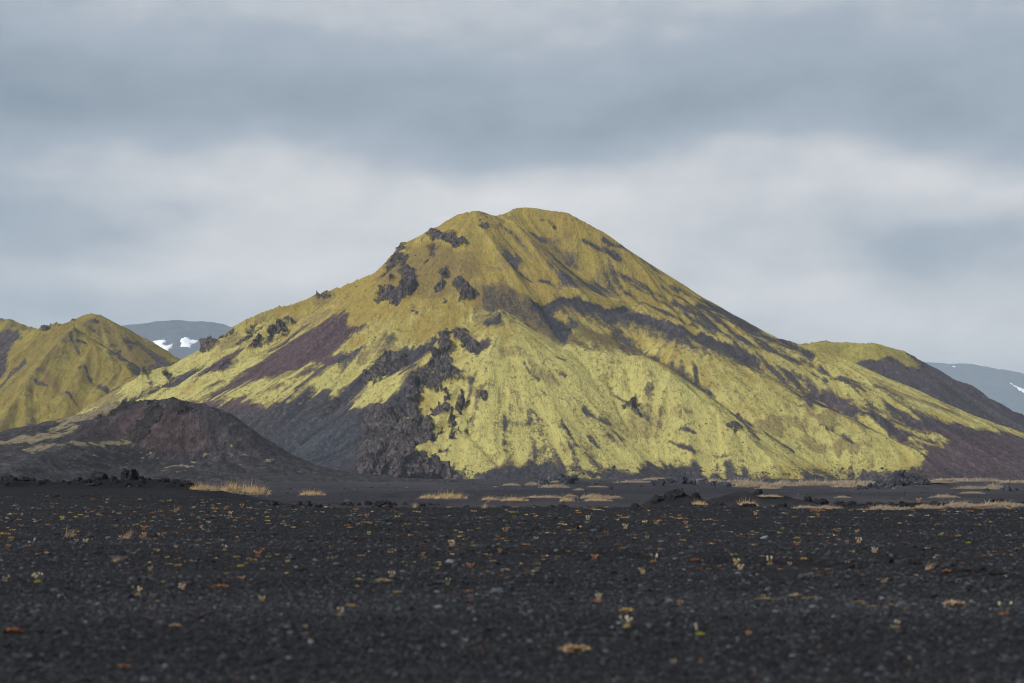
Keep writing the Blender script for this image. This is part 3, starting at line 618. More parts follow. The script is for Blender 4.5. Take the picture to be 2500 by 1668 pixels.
        Zd = Zd - dp * np.exp(-(dline(u, v, pts) / wd) ** 2)
    crest = A2([(1160, 745), (1060, 780), (1040, 860), (980, 930), (880, 980), (880, 1080), (900, 1180), (800, 1260), (700, 1330)])
    Zd = Zd + 6.5 * np.exp(-(dline(u, v, crest) / 13) ** 2) * ridged(X * .09, Y * .05, Z * .08, octv=4, seed=171)
    strat = ridged((X * .75 + Z * .85) * .16, Y * .05, Z * .05 - X * .05, octv=3, seed=175)
    Zd = Zd + 3.2 * sstep(-3, 6, base_rock) * (strat - .3) + 3.5 * sstep(-2, 14, base_rock)
    XX, YY, ZZ = displace_rock(X, Y, Zd, dx, dy, sstep(.1, 1, rock), 6.5, .10, 131)
    m = dict(scree=scree, red=red, rock=rock, tone=tone, streak=st, brown=brown, green=green)
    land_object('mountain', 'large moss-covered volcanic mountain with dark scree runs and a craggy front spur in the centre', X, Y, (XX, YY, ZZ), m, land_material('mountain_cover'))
build_mountain()

# ------------------------------------------------------------------ the other hills
def grid(x0, x1, dx, y0, y1, dy):
    return (*np.meshgrid(np.arange(x0, x1, dx), np.arange(y0, y1, dy)), dx, dy)

def build_cinder_mound():
    X, Y, dx, dy = grid(-250, -18, .5, 470, 860, .6)
    crest = [W(262, 992, 714), W(291, 979, 712), W(340, 973, 705), W(421, 966, 700), W(456, 972, 700), W(490, 981, 698), W(524, 992, 697)]
    ramp = [W(292, 986, 712), W(270, 990, 716), W(200, 1012, 722), W(100, 1038, 728), W(0, 1058, 735), W(-300, 1098, 745)]
    spur = [W(410, 972, 697), W(440, 1003, 684), W(500, 1064, 657)]
    pr = [(0, 0), (5, 3.6), (10, 7.6), (15, 11), (25, 17.6), (33.5, 20.6), (51, 25), (90, 29), (140, 32)]
    Z = smax([ridge(X, Y, crest, [(0, 0), (6, 2.2), (14, 8), (28, 17), (42, 22.5), (62, 26.8), (95, 29.5), (150, 32)], None),
              ridge(X, Y, ramp, [(0, 0), (40, 9), (90, 17), (160, 24)]) - .5 * np.maximum(0, X + 142),
              ridge(X, Y, crest[-2:], pr, None, ky=1.1)], 1.6)
    Z = Z - 1.1
    cb = fbm(X / 12, Y / 12, octv=2, seed=201); cm = vnoise(X / 2.2, Y / 2.2, seed=202)
    big, fin = flow(Z, dx, dy, [cb, cm], 40, 6)
    u, v = UV(X, Y, Z)
    wob = fbm(X / 12, Z / 8, Y / 14, octv=4, seed=211); wob2 = fbm(X / 2.5, Z / 2, Y / 3.5, octv=4, seed=212)
    A1 = lambda p: cr(p, 0, 700, 2.851)
    rock = np.zeros_like(Z)
    for pts, hw in ((A1([(830, 790), (950, 770), (1200, 770), (1300, 790)]), 10), (A1([(1080, 860), (1020, 960), (960, 1020)]), 22), (A1([(1250, 840), (1350, 880)]), 8), (A1([(860, 830), (700, 890)]), 12), (A1([(1400, 800), (1500, 860)]), 4)):
        d = hw - dline(u, v, pts) + 22 * wob2 + 8 * wob
        rock = np.maximum(rock, sstep(-4, 5, d))
    Zd = Z + .10 * big + .05 * fin + 1.0 * wob + .32 * wob2
    XX, YY, ZZ = displace_rock(X, Y, Zd, dx, dy, .35 * sstep(.2, 1, rock), 2.4, .34, 231)
    # pale dry grass on the ramp, in clumps low on the right flank, pebbles on the blue-black skirt
    g = np.zeros_like(Z)
    for pts, hw in ((A1([(0, 1090), (200, 1075), (380, 1040), (520, 980)]), 7), (A1([(420, 960), (560, 910), (700, 880), (800, 830)]), 8), (A1([(350, 990), (500, 960)]), 5), (A1([(200, 1140), (450, 1090), (700, 1090), (900, 1090)]), 4)):
        g = np.maximum(g, .85 * sstep(-5, 5, hw - dline(u, v, pts) + 14 * wob2 + 6 * fin * .5 + 5 * wob))
    right = sstep(-10, 20, sdpoly(u, v, A1([(1380, 1080), (1700, 1060), (1996, 1180), (1960, 1290), (1400, 1330), (1050, 1320), (1150, 1180)])))
    g = np.maximum(g, right * .9 * sstep(.34, .52, wob2 + .25 * wob))
    g = np.maximum(g, sstep(-1, 2, 3 - dline(u, v, A1([(1150, 1260), (1220, 1245), (1310, 1255)])) + 3 * wob2))
    red = sstep(-20, 25, sdpoly(u, v, A1([(700, 960), (1000, 800), (1400, 900), (1500, 1100), (1300, 1170), (1000, 1150), (850, 1080), (500, 1060)])) + 10 * wob)
    red = np.maximum(red, .45 * sstep(-.2, .8, wob) * sstep(1130, 1090, v))
    blue = sstep(-8, 8, sdpoly(u, v, A1([(550, 1180), (850, 1120), (1050, 1150), (1150, 1200), (1100, 1240), (700, 1250), (450, 1240)])) + 8 * wob)
    peb = (blue > .3) * sstep(.62, .7, vnoise(X / .8, Y / 1.6, seed=241)) * sstep(.5, .6, vnoise(X / 3, Y / 5, seed=242))
    m = dict(scree=1 - np.maximum(g, .6 * peb), red=red * (1 - blue), rock=rock * (1 - g), tone=.6 + .4 * wob2, streak=.3 * fin - 1.5 * blue, brown=0 * Z, green=0 * Z)
    mat = land_material('cinder', pale=(.22, .19, .125), deep=(.15, .125, .08), brown=(.15, .11, .07), green=(.17, .15, .08), scree=(.020, .019, .023), red=(.052, .026, .025), rock=(.085, .068, .070), rockdark=(.024, .021, .024))
    land_object('cinder_hill', 'low dark reddish cinder mound in front of the mountain on the left', X, Y, (XX, YY, ZZ), m, mat)
build_cinder_mound()

def build_moss_hill():
    X, Y, dx, dy = grid(-620, -190, 1.0, 1380, 1800, 1.2)
    back = [W(165, 800, 1640), W(178, 786, 1635), W(196, 776, 1630), W(224, 767, 1625), W(242, 769, 1620), W(267, 784, 1615), W(295, 808, 1608), W(330, 842, 1600), W(365, 868, 1590), W(421, 888, 1575), W(449, 902, 1565), W(520, 940, 1550)]
    left = [W(-200, 830, 1660), W(-60, 800, 1660), W(0, 796, 1660), W(24, 797, 1655), W(50, 805, 1650), W(84, 812, 1640), W(110, 812, 1620), W(140, 806, 1590), W(165, 803, 1570)]
    dome = [W(150, 804, 1572), W(185, 805, 1560), W(230, 830, 1545), W(267, 856, 1532), W(305, 880, 1515), W(340, 900, 1500), W(352, 935, 1480), W(360, 990, 1450)]
    nose = [W(165, 803, 1566), W(120, 850, 1545), W(100, 880, 1525)]
    leftf = [W(-140, 880, 1560), W(-40, 920, 1520), W(20, 935, 1490), W(60, 960, 1465)]
    Z = smax([ridge(X, Y, back, [(0, 0), (30, 18), (120, 72), (200, 110)]), ridge(X, Y, left, [(0, 0), (14, 4), (30, 18), (120, 74), (200, 110)]),
              ridge(X, Y, dome, [(0, 0), (25, 10), (60, 32), (140, 82), (200, 110)], [(0, 0), (20, 10), (60, 36), (200, 110)]),
              ridge(X, Y, nose, [(0, 0), (25, 11), (60, 34), (140, 82), (200, 110)]), ridge(X, Y, leftf, [(0, 0), (25, 12), (100, 56), (200, 110)])], 1.2)
    Z = np.maximum(Z, -3)
    big, mid, fin = flow(Z, dx, dy, [fbm(X / 30, Y / 30, octv=2, seed=301), fbm(X / 9, Y / 9, octv=2, seed=302), vnoise(X / 2.6, Y / 2.6, seed=303)], 45)
    u, v = UV(X, Y, Z)
    wob = fbm(X / 24, Z / 16, Y / 30, octv=4, seed=311); wob2 = fbm(X / 5, Z / 4, Y / 8, octv=4, seed=312)
    A1 = lambda p: cr(p, 0, 700, 2.851); st = .5 * mid + .5 * fin
    rock = np.zeros_like(Z)
    for pts, hw in ((A1([(300, 320), (350, 290), (400, 280)]), 6), (A1([(500, 250), (510, 260)]), 3), (A1([(1110, 560), (1160, 600)]), 7)):
        rock = np.maximum(rock, sstep(-3, 4, hw - dline(u, v, pts) + 8 * wob2))
    scree = .85 * sstep(.75, 1.4, .6 * st + 1.3 * wob2 + .5 * wob)
    bside = sstep(-8, 12, sdpoly(u, v, A1([(560, 300), (640, 200), (740, 230), (860, 320), (1200, 500), (1290, 540), (1180, 600), (1000, 600), (880, 510), (700, 400)])))
    scree = np.maximum(scree, bside * .85 * sstep(.1, .9, 1.2 * wob2 + .4 * st + .3))
    scree = np.maximum(scree, .9 * sstep(-5, 6, sdpoly(u, v, A1([(-60, 370), (160, 362), (130, 400), (70, 450), (40, 540), (20, 600), (-60, 660)])) + 6 * wob2))
    for pts, hw in ((A1([(490, 360), (520, 420), (560, 470)]), 3), (A1([(530, 375), (600, 385)]), 2.5), (A1([(600, 570), (640, 640), (720, 700), (840, 730)]), 5), (A1([(170, 510), (90, 580), (0, 680)]), 4), (A1([(250, 690), (330, 720)]), 3),
                    (A1([(780, 440), (900, 500), (960, 570)]), 5), (A1([(460, 770), (540, 830)]), 3), (A1([(1090, 480), (1130, 560)]), 5)):
        scree = np.maximum(scree, .85 * sstep(-3, 3, hw - dline(u, v, pts) + 5 * wob2 + 3 * st))
    brown = np.maximum(.5 * sstep(.1, .9, wob + .4 * mid), .75 * sstep(-10, 10, 14 - dline(u, v, A1([(310, 620), (380, 700), (430, 780)])) + 12 * wob2))
    brown = np.maximum(brown, .6 * bside)
    Z = Z - 4.5 * sstep(290, 390, u) * sstep(0, 20, Z)
    near_crest = -ridge(X, Y, [(a, b, 0) for a, b, c in back], [(0, 0), (1000, 1000)])
    Zd = Z + sstep(-2, 10, Z) * (.2 + .8 * sstep(2, 35, near_crest)) * (3.0 * big + 1.5 * mid + .5 * fin + 2.6 * wob + 1.0 * wob2)
    Zd = Zd + 1.2 * rock
    XX, YY, ZZ = displace_rock(X, Y, Zd, dx, dy, sstep(.1, 1, rock), 2.4, .16, 331)
    m = dict(scree=scree, red=.3 + 0 * Z, rock=rock, tone=.30 + .35 * wob + .25 * wob2 + .1 * st, streak=st, brown=brown, green=.75 * sstep(.0, .9, wob2 + .6 * wob + .3 * mid))
    land_object('moss_hill', 'olive moss-covered hill with two crests left of the mountain', X, Y, (XX, YY, ZZ), m, land_material('hill_cover', pale=(.32, .275, .06), deep=(.19, .145, .030), green=(.13, .135, .03)))
build_moss_hill()

def build_right_hill():
    X, Y, dx, dy = grid(180, 620, 1.2, 1560, 1960, 1.4)
    c = [W(1900, 858, 1830), W(1966, 838, 1825), W(1994, 832, 1822), W(2019, 831, 1820), W(2075, 835, 1815), W(2128, 840, 1810), W(2175, 848, 1805), W(2206, 868, 1800), W(2247, 891, 1795), W(2331, 931, 1785), W(2403, 968, 1775), W(2500, 1010, 1765), W(2600, 1048, 1755), W(2800, 1110, 1740)]
    Z = ridge(X, Y, c, [(0, 0), (16, 6), (34, 18), (120, 70), (230, 125)])
    Z = np.maximum(Z, -3)
    big, mid, fin = flow(Z, dx, dy, [fbm(X / 30, Y / 30, octv=2, seed=401), fbm(X / 9, Y / 9, octv=2, seed=402), vnoise(X / 2.6, Y / 2.6, seed=403)], 45)
    u, v = UV(X, Y, Z)
    wob = fbm(X / 24, Z / 16, Y / 30, octv=4, seed=411); wob2 = fbm(X / 5, Z / 4, Y / 8, octv=4, seed=412)
    A4 = lambda p: cr(p, 1800, 780, 3.2)
    cap = sdpoly(u, v, A4([(300, 120), (900, 100), (1250, 180), (1440, 370), (1330, 370), (1240, 320), (1180, 300), (1100, 335), (1000, 330), (920, 340), (500, 400)])) + 7 * wob2 + 3 * fin
    scree = sstep(4, -3, cap)
    scree = np.maximum(scree, .8 * sstep(.5, 1.1, 1.3 * wob2 + .5 * wob))
    rock = .7 * sstep(8, 2, np.abs(cap)) * sstep(-.1, .4, wob2)
    Zd = Z + sstep(-2, 10, Z) * (1.6 * big + .9 * mid + .3 * fin + 1.2 * wob + .8 * wob2)
    m = dict(scree=scree, red=.3 + .6 * sstep(-.3, .5, wob + .4 * wob2) * sstep(1000, 880, v), rock=rock, tone=.45 + .3 * wob, streak=.5 * mid + .5 * fin, brown=.5 * sstep(0, .8, wob2 + wob), green=.4 * sstep(0, .8, wob2 - wob))
    land_object('scree_hill', 'dark scree hill with a moss cap behind the right shoulder of the mountain', X, Y, displace_rock(X, Y, Zd, dx, dy, rock, 3, .14, 431), m, land_material('scree_hill_cover', scree=(.036, .034, .046), red=(.062, .036, .044), pale=(.32, .29, .065), deep=(.20, .165, .035)))
build_right_hill()

def far_material(name):
    t = NT(name)
    a_s, a_g = t.attr('scree'), t.attr('green')
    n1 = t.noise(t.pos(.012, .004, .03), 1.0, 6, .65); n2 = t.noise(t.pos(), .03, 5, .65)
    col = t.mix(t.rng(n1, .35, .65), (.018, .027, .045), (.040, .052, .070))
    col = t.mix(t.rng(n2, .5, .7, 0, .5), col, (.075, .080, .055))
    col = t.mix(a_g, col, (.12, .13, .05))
    return t.done(col, t.bump(n2, 14, .8))
def snow_material():
    t = NT('snow')
    return t.done((.82, .84, .87), None, .7)
def build_far(name, label, crest, prof, bnd, step, snows, seed, k):
    bnd = [q * k for q in bnd]; step *= k; crest = [tuple(c * k for c in (p[0], p[1], p[2] - H)) for p in crest]; prof = [(a * k, b * k) for a, b in prof]
    crest = [(a, b, c + H) for a, b, c in crest]
    x0, x1, y0, y1 = bnd
    X, Y, dx, dy = grid(x0, x1, step, y0, y1, step * 1.3)
    Z = np.maximum(ridge(X, Y, crest, prof), -3)
    cm, cf = flow(Z, dx, dy, [fbm(X / (step * 14), Y / (step * 14), octv=3, seed=seed), vnoise(X / (step * 4), Y / (step * 4), seed=seed + 1)], 30, 4)
    on = sstep(-2, 40, Z)
    Z = Z + on * (step * .8 * cm + step * .22 * cf) * (.25 + .75 * sstep(0, 60, crest[len(crest) // 2][2] - Z)) + on * step * .5 * fbm(X / (step * 8), Y / (step * 8), octv=4, seed=seed + 2)
    o = land_object(name, label, X, Y, Z, dict(green=.5 * sstep(.5, 1.0, fbm(X / 250, Y / 250, octv=4, seed=seed + 9))), far_material(name + '_cover'))
    u, v = UV(X, Y, Z)
    wv = fbm(X / (step * 4), Y / (step * 6), octv=4, seed=seed + 4)
    F_ = grid_faces(*X.shape)
    sm = snow_material()
    for pts in snows:
        d = sdpoly(u, v, pts) + 2.6 * wv
        ok = (d > 0) & (Y < crest[0][1] + 100)
        fm = ok.ravel()[F_].sum(1) >= 3
        if not fm.any(): continue
        f = F_[fm]; ids, inv = np.unique(f, return_inverse=True)
        # a sheet with real thickness: a top surface and a skirt going into the slope
        th = 2.0 + 3.0 * sstep(0, 6, d.ravel()[ids])
        V = np.stack([X.ravel()[ids], Y.ravel()[ids], Z.ravel()[ids] + th], -1); Vb = V - np.array([0, 0, 9.0])
        ff = inv.reshape(-1, 4)
        e = np.concatenate([ff[:, [0, 1]], ff[:, [1, 2]], ff[:, [2, 3]], ff[:, [3, 0]]]); es = np.sort(e, 1)
        _, i0, cnt = np.unique(es[:, 0].astype(np.int64) * 10000000 + es[:, 1], return_index=True, return_counts=True)
        be = e[i0[cnt == 1]]; n = len(V)
        sk = np.stack([be[:, 1], be[:, 0], be[:, 0] + n, be[:, 1] + n], -1)
        mesh_from('snow_patch', np.concatenate([V, Vb]), np.concatenate([ff, sk]), sm, o)
A1 = lambda p: cr(p, 0, 700, 2.851)
A4 = lambda p: cr(p, 1800, 780, 3.2)
build_far('distant_mountain', 'blue hazy mountain with a flat top and white snow patches far behind on the left',
          [W(-200, 880, 5300), W(100, 840, 5260), W(200, 815, 5240), W(262, 806, 5225), W(312, 802, 5210), W(351, 789, 5200), W(421, 783, 5200), W(491, 786, 5200), W(575, 801, 5210), W(650, 815, 5220), W(900, 860, 5260)],
          [(0, 0), (60, 8), (160, 45), (500, 200), (1000, 400), (1400, 470)], (-1500, -350, 4100, 6000), 5.0,
          [A1([(1060, 378), (1140, 370), (1160, 390), (1125, 395), (1150, 415), (1190, 412), (1180, 398), (1200, 400), (1212, 420), (1182, 435), (1165, 450), (1090, 440), (1080, 405)]),
           A1([(1250, 374), (1290, 352), (1322, 370), (1385, 380), (1340, 398), (1330, 425), (1262, 417)]), A1([(945, 376), (985, 384), (975, 396), (955, 390)]), A1([(1398, 374), (1432, 380), (1428, 388), (1400, 386)])], 500, 1.9)
build_far('distant_ridge', 'pale misty ridge with thin snow streaks at the far right edge',
          [W(1700, 860, 6500), W(2000, 850, 6400), W(2150, 862, 6350), W(2231, 878, 6300), W(2300, 886, 6250), W(2372, 889, 6200), W(2394, 897, 6200), W(2425, 911, 6200), W(2500, 929, 6200), W(2650, 960, 6200), W(2900, 1010, 6200)],
          [(0, 0), (60, 10), (160, 45), (500, 190), (1000, 350), (1400, 450)], (500, 2300, 5200, 7000), 7.0,
          [A4([(2105, 486), (2130, 490), (2300, 570), (2320, 610), (2230, 570)]), A4([(1440, 360), (1500, 375), (1560, 398), (1520, 396), (1455, 374)]), A4([(1680, 366), (1705, 370), (1700, 378), (1682, 376)])], 600, 2.5)

def build_haze():
    x, y0, y1, z0, z1 = 26000, -150, 18500, -6, 960
    V = [(-x, y0, z0), (x, y0, z0), (x, y1, z0), (-x, y1, z0), (-x, y0, z1), (x, y0, z1), (x, y1, z1), (-x, y1, z1)]
    m = bpy.data.materials.new('haze_air'); m.use_nodes = True; t = m.node_tree; t.nodes.clear()
    o_ = t.nodes.new('ShaderNodeOutputMaterial'); p = t.nodes.new('ShaderNodeVolumePrincipled')
    p.inputs['Color'].default_value = (.72, .86, 1.0, 1); p.inputs['Density'].default_value = 6.2e-5; p.inputs['Anisotropy'].default_value = .2
    t.links.new(p.outputs[0], o_.inputs['Volume'])
    o = mesh_from('haze', V, [(0, 3, 2, 1), (4, 5, 6, 7), (0, 1, 5, 4), (1, 2, 6, 5), (2, 3, 7, 6), (3, 0, 4, 7)], m, smooth=False)
    tag(o, 'thin bluish haze that fades the distant mountains', kind='stuff')
build_haze()

# ------------------------------------------------------------------ loose things
def simple_mat(name, stops, scale=20, rough=.85, bump=0, attr=None, bdist=.01):
    t = NT(name)
    f = t.noise(t.pos(), scale, 4, .6)
    if attr: f = t.attr(attr)
    col = t.ramp(f, stops)
    return t.done(col, t.bump(t.noise(t.pos(), scale * 1.5, 5, .7), bdist, bump) if bump else None, rough)
M_stone = None
ICO = None
def ico():
    p = (1 + 5 ** .5) / 2
    v = np.array([(-1, p, 0), (1, p, 0), (-1, -p, 0), (1, -p, 0), (0, -1, p), (0, 1, p), (0, -1, -p), (0, 1, -p), (p, 0, -1), (p, 0, 1), (-p, 0, -1), (-p, 0, 1)], float)
    f = np.array([(0, 11, 5), (0, 5, 1), (0, 1, 7), (0, 7, 10), (0, 10, 11), (1, 5, 9), (5, 11, 4), (11, 10, 2), (10, 7, 6), (7, 1, 8), (3, 9, 4), (3, 4, 2), (3, 2, 6), (3, 6, 8), (3, 8, 9), (4, 9, 5), (2, 4, 11), (6, 2, 10), (8, 6, 7), (9, 8, 1)])
    return v / np.linalg.norm(v[0]), f
def subdiv(v, f):
    v = list(map(tuple, v)); mid = {}; nf = []
    def m(a, b):
        k = (min(a, b), max(a, b))
        if k not in mid:
            q = (np.array(v[a]) + np.array(v[b])) / 2; q /= np.linalg.norm(q); mid[k] = len(v); v.append(tuple(q))
        return mid[k]
    for a, b, c in f:
        x, y, z = m(a, b), m(b, c), m(c, a); nf += [(a, x, z), (b, y, x), (c, z, y), (x, y, z)]
    return np.array(v), np.array(nf)

def build_gravel():
    n = 270000
    # evenly spread over the ground as seen, from close by to the rim of the plain
    v = rng.uniform(HZ + 66, 1720, n) ; v = np.where(rng.random(n) < .35, rng.uniform(1400, 1720, n), v)
    Yp = H * F / (v - HZ)
    X0 = rng.uniform(-.30, .30, n) * (Yp + 3)
    Zp = gz(X0, Yp)
    keep = rng.random(n) < (.25 + 1.1 * vnoise(X0 * .30, Yp * .30, seed=61)) 
    X0, Yp, Zp = X0[keep], Yp[keep], Zp[keep]; n = len(X0)
    sz = np.exp(rng.normal(0, .5, n)) * (.0032 + .00028 * Yp)
    sz = np.minimum(sz, .075)
    big = rng.random(n) < .012; sz = np.where(big, sz * 1.9, sz)
    iv, jf = ico()
    sc = np.stack([sz * rng.uniform(.8, 1.5, n), sz * rng.uniform(.7, 1.3, n), sz * rng.uniform(.35, .75, n)], -1)
    V = iv[None] * (1 + rng.uniform(-.22, .22, (n, 12, 1))) * sc[:, None]
    a = rng.uniform(0, 6.28, n); ca, sa = np.cos(a)[:, None], np.sin(a)[:, None]
    V = np.stack([V[..., 0] * ca - V[..., 1] * sa, V[..., 0] * sa + V[..., 1] * ca, V[..., 2]], -1)
    V += np.stack([X0, Yp, Zp + sc[:, 2] * .35], -1)[:, None]
    Fc = jf[None] + (np.arange(n) * 12)[:, None, None]
    tone = np.clip(rng.beta(1.6, 6, n) + (rng.random(n) < .022) * rng.uniform(.2, .5, n), 0, .97)
    for pts_ in (BANK0, BANK1):
        d_, f_ = step_line(X0, Yp, pts_, 1, 1); tone = tone + f_ * .13 * rng.random(n) * np.exp(-((d_ + .5) / 1.3) ** 2)
    tone = np.clip(tone + .12 * (vnoise(X0 * .06, Yp * .30, seed=66) - .5) + .06 * (vnoise(X0 * .3, Yp * .5, seed=67) - .5), 0, .97)
    tone = np.clip(tone + .055 * sstep(28, 60, Yp) - .025 * sstep(26, 14, Yp), 0, .97)  # stones paler far off, darker near: grazing-view and wet look put into the colour
    hue = rng.random(n)
    t = NT('gravel_stones'); t.b.inputs['Specular IOR Level'].default_value = .10
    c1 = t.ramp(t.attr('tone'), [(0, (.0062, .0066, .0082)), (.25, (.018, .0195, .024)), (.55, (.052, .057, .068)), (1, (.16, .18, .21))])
    c = t.mix(t.rng(t.attr('hue'), .992, 1.0), c1, (.07, .035, .028))
    m = t.done(c, t.bump(t.noise(t.pos(), 90, 3), .004, .6), .75)
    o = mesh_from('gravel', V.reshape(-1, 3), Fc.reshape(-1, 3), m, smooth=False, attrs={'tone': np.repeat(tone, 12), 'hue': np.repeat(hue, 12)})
    tag(o, 'loose grey and black volcanic stones strewn over the plain', kind='stuff')
build_gravel()

def lava_mesh(seed, rough=.55, flat=.8):
    "a clinkery lump of lava: knobs, pits and overhangs"
    v, f = ico()
    for _ in range(4): v, f = subdiv(v, f)
    n1 = ridged(v[:, 0] * 1.3 + seed, v[:, 1] * 1.3, v[:, 2] * 1.3, octv=5, seed=seed)
    n2 = fbm(v[:, 0] * .9 + 7, v[:, 1] * .9 + seed, v[:, 2] * .9, octv=2, seed=seed + 3)
    r_ = 1 + rough * 1.4 * (n1 - .45) + .45 * n2
    w_ = v * r_[:, None]; w_[:, 2] *= flat
    w_[:, 2] = np.maximum(w_[:, 2], -.35)
    w_ -= [w_[:, 0].mean(), w_[:, 1].mean(), 0]
    h = w_[:, 2].max(); w_ /= max(np.ptp(w_[:, 0]) / 2, 1e-6)
    return w_, f
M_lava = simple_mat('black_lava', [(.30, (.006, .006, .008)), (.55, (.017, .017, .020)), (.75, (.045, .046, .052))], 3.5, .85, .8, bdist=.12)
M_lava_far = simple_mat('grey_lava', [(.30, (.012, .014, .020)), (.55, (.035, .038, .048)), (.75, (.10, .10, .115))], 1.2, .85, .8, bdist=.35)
LAVA = []
for k in range(6):
    v_, f_ = lava_mesh(11 + k * 7, rough=.5 + .1 * (k % 3), flat=.75 + .12 * (k % 2)); LAVA.append((mesh_from('lava_rock', v_, f_, M_lava, link=False), mesh_from('lava_rock', v_, f_, M_lava_far, link=False), v_[:, 2].max()))
def rock(u, vb, wpx, hpx, label, group, Yd=None, k=None, far=False, sink=.12, name='lava_rock', rz=None):
    "a lava rock whose foot stands at column u, row vb"
    Yd = Yd or H * F / (vb - HZ)
    k = random.randrange(6) if k is None else k
    me = LAVA[k][1 if far else 0]
    o = bpy.data.objects.new(name, me); COL.objects.link(o)
    x = (u - 1250) / F * Yd; hw = wpx / 2 / F * Yd; hh = hpx / F * Yd
    o.location = (x, Yd, gz1(x, Yd) - hh * sink); o.rotation_euler = (0, 0, random.uniform(0, 6.28) if rz is None else rz)
    o.scale = (hw, hw * random.uniform(.8, 1.1), hh / LAVA[k][2] * (1 + sink))
    return tag(o, label, 'lava rock', group)

def depth_on_ground(u, v, lo, hi):
    "distance at which the line of sight through (u, v) meets the ground between lo and hi metres"
    ys = np.linspace(lo, hi, 500); a = (u - 1250) / F
    d = (H - (v - HZ) / F * ys) - gz(a * ys, ys)
    i = np.argmax(d < 0)
    return float(ys[i]) if d.min() < 0 else hi

# the two big lumps on the left bank, and the smaller ones along it
rock(240, 1170, 62, 27, 'large rounded black lava lump on the left bank, the lower of the two big ones', 'big lava lumps on the left bank', Yd=111, k=1)
rock(316, 1172, 50, 31, 'tallest knobbly black lava lump on the left bank, beside the smaller round one', 'big lava lumps on the left bank', Yd=110, k=4)
for _ in range(46):
    rock(random.uniform(-10, 470), 1182, random.uniform(14, 40), random.uniform(5, 11), 'small jagged black lava rock along the crest of the left bank', 'small lava rocks along the left bank', Yd=110 + random.uniform(-4, 4), sink=.3)
for (u, w_, h_) in ((60, 44, 20), (20, 30, 12), (100, 26, 12), (150, 26, 9), (190, 24, 10), (276, 26, 12), (355, 30, 12), (405, 28, 10), (440, 22, 8)):
    rock(u, 1180, w_, h_, 'small jagged black lava rock along the crest of the left bank', 'small lava rocks along the left bank', Yd=110 + random.uniform(-2, 3))
for (u, v, w_, h_) in ((1400, 1292, 30, 13), (1440, 1291, 22, 6), (1470, 1292, 16, 5)):
    rock(u, v, w_, h_, 'low black lava rock lying alone in the middle of the gravel plain' if u == 1400 else 'flat black lava slab beside the low rock mid-plain', 'lava rocks mid plain', sink=.3)
for (u, v, w_, h_) in ((1098, 1348, 14, 12), (1150, 1350, 26, 9), (1190, 1352, 34, 9), (1230, 1356, 22, 7), (2080, 1385, 70, 14), (2160, 1388, 60, 16), (2230, 1390, 50, 13), (2300, 1398, 80, 15), (2380, 1404, 60, 9), (2440, 1408, 60, 8), (1720, 1392, 40, 8), (1600, 1368, 40, 6), (1450, 1362, 40, 5)):
    rock(u, v, w_, h_, 'flat black clod of lava along the low bank on the right' if u > 1900 else 'dark clod of lava along the low bank in the middle', 'lava clods along the right bank' if u > 1900 else 'lava clods along the middle bank', sink=.35)
# rubble where the gravel plain ends
for i in range(70):
    u = random.uniform(640, 2500); Yd = 84 + random.uniform(-3, 3)
    big_ = (1290 < u < 1400) or (1560 < u < 1700) or u > 2260
    w_ = random.uniform(14, 34) * (1.35 if big_ else .9); h_ = w_ * random.uniform(.25, .5)
    rock(u, 1238, w_, h_, 'small black lava stone in the rubble along the far rim of the gravel plain', 'lava stones along the rim of the plain', Yd=Yd, sink=.2)
rock(2200, 1236, 50, 30, 'broad grey boulder among the dry grass at the right rim of the plain', None, Yd=100, k=2, far=True)
rock(2104, 1236, 14, 24, 'small upright black stone left of the grey boulder at the right rim', None, Yd=96, k=3)
rock(2133, 1236, 30, 15, 'low black rock between the upright stone and the grey boulder', None, Yd=97, k=0)
# rocks on the hummocks right of centre
for (u, v, w_, h_, Yd) in ((1755, 1204, 44, 20, 122), (1800, 1208, 34, 14, 122), (1700, 1212, 30, 10, 120), (1850, 1207, 26, 12, 146), (1920, 1206, 40, 14, 146), (1973, 1204, 30, 22, 146), (2005, 1206, 44, 16, 146), (2050, 1208, 34, 10, 146), (2080, 1210, 30, 10, 146), (1975, 1224, 22, 14, 138), (1650, 1216, 60, 22, 118), (1610, 1222, 40, 14, 118), (1950, 1212, 22, 9, 144), (2120, 1216, 30, 9, 144)):
    Y2 = depth_on_ground(u, v, 92, 175)
    rock(u, v, w_, h_, 'jagged black lava rock on the dark hummock at the right edge of the lower plain' if u > 1830 else 'jagged black lava rock on the left part of the dark hummocks', 'lava rocks on the dark hummocks', Yd=min(Y2, Yd + 8), sink=.25)
# outcrops far out on the lower plain
for (u0, u1, vb, n_, hs, Yd, lab) in ((1300, 1455, 1176, 16, 14, 480, 'blue-grey lava block of the outcrop below the middle of the moss slope'), (1560, 1800, 1180, 22, 15, 400, 'blue-grey lava block of the long outcrop beside the dry grass band'),
                              (2130, 2270, 1180, 18, 20, 330, 'dark lava block of the tall outcrop right of the dry grass band'), (2070, 2180, 1188, 9, 10, 300, 'low dark lava block left of the tall outcrop'), (2380, 2500, 1192, 9, 9, 300, 'dark lava block near the right edge of the lower plain'), (800, 1080, 1205, 20, 10, 150, 'small black lava rock on the dark strip left of centre')):
    for i in range(n_):
        u = random.uniform(u0, u1); c_ = 1 - abs((u - (u0 + u1) / 2) / ((u1 - u0) / 2)) ** 1.5
        h_ = hs * (.35 + .9 * c_) * random.uniform(.6, 1.2)
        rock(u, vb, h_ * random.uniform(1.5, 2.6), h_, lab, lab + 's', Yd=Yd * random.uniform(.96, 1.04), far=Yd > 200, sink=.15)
rock(2158, 1176, 12, 14, 'lone upright dark rock left of the tall outcrop', None, Yd=330, k=3, far=True)
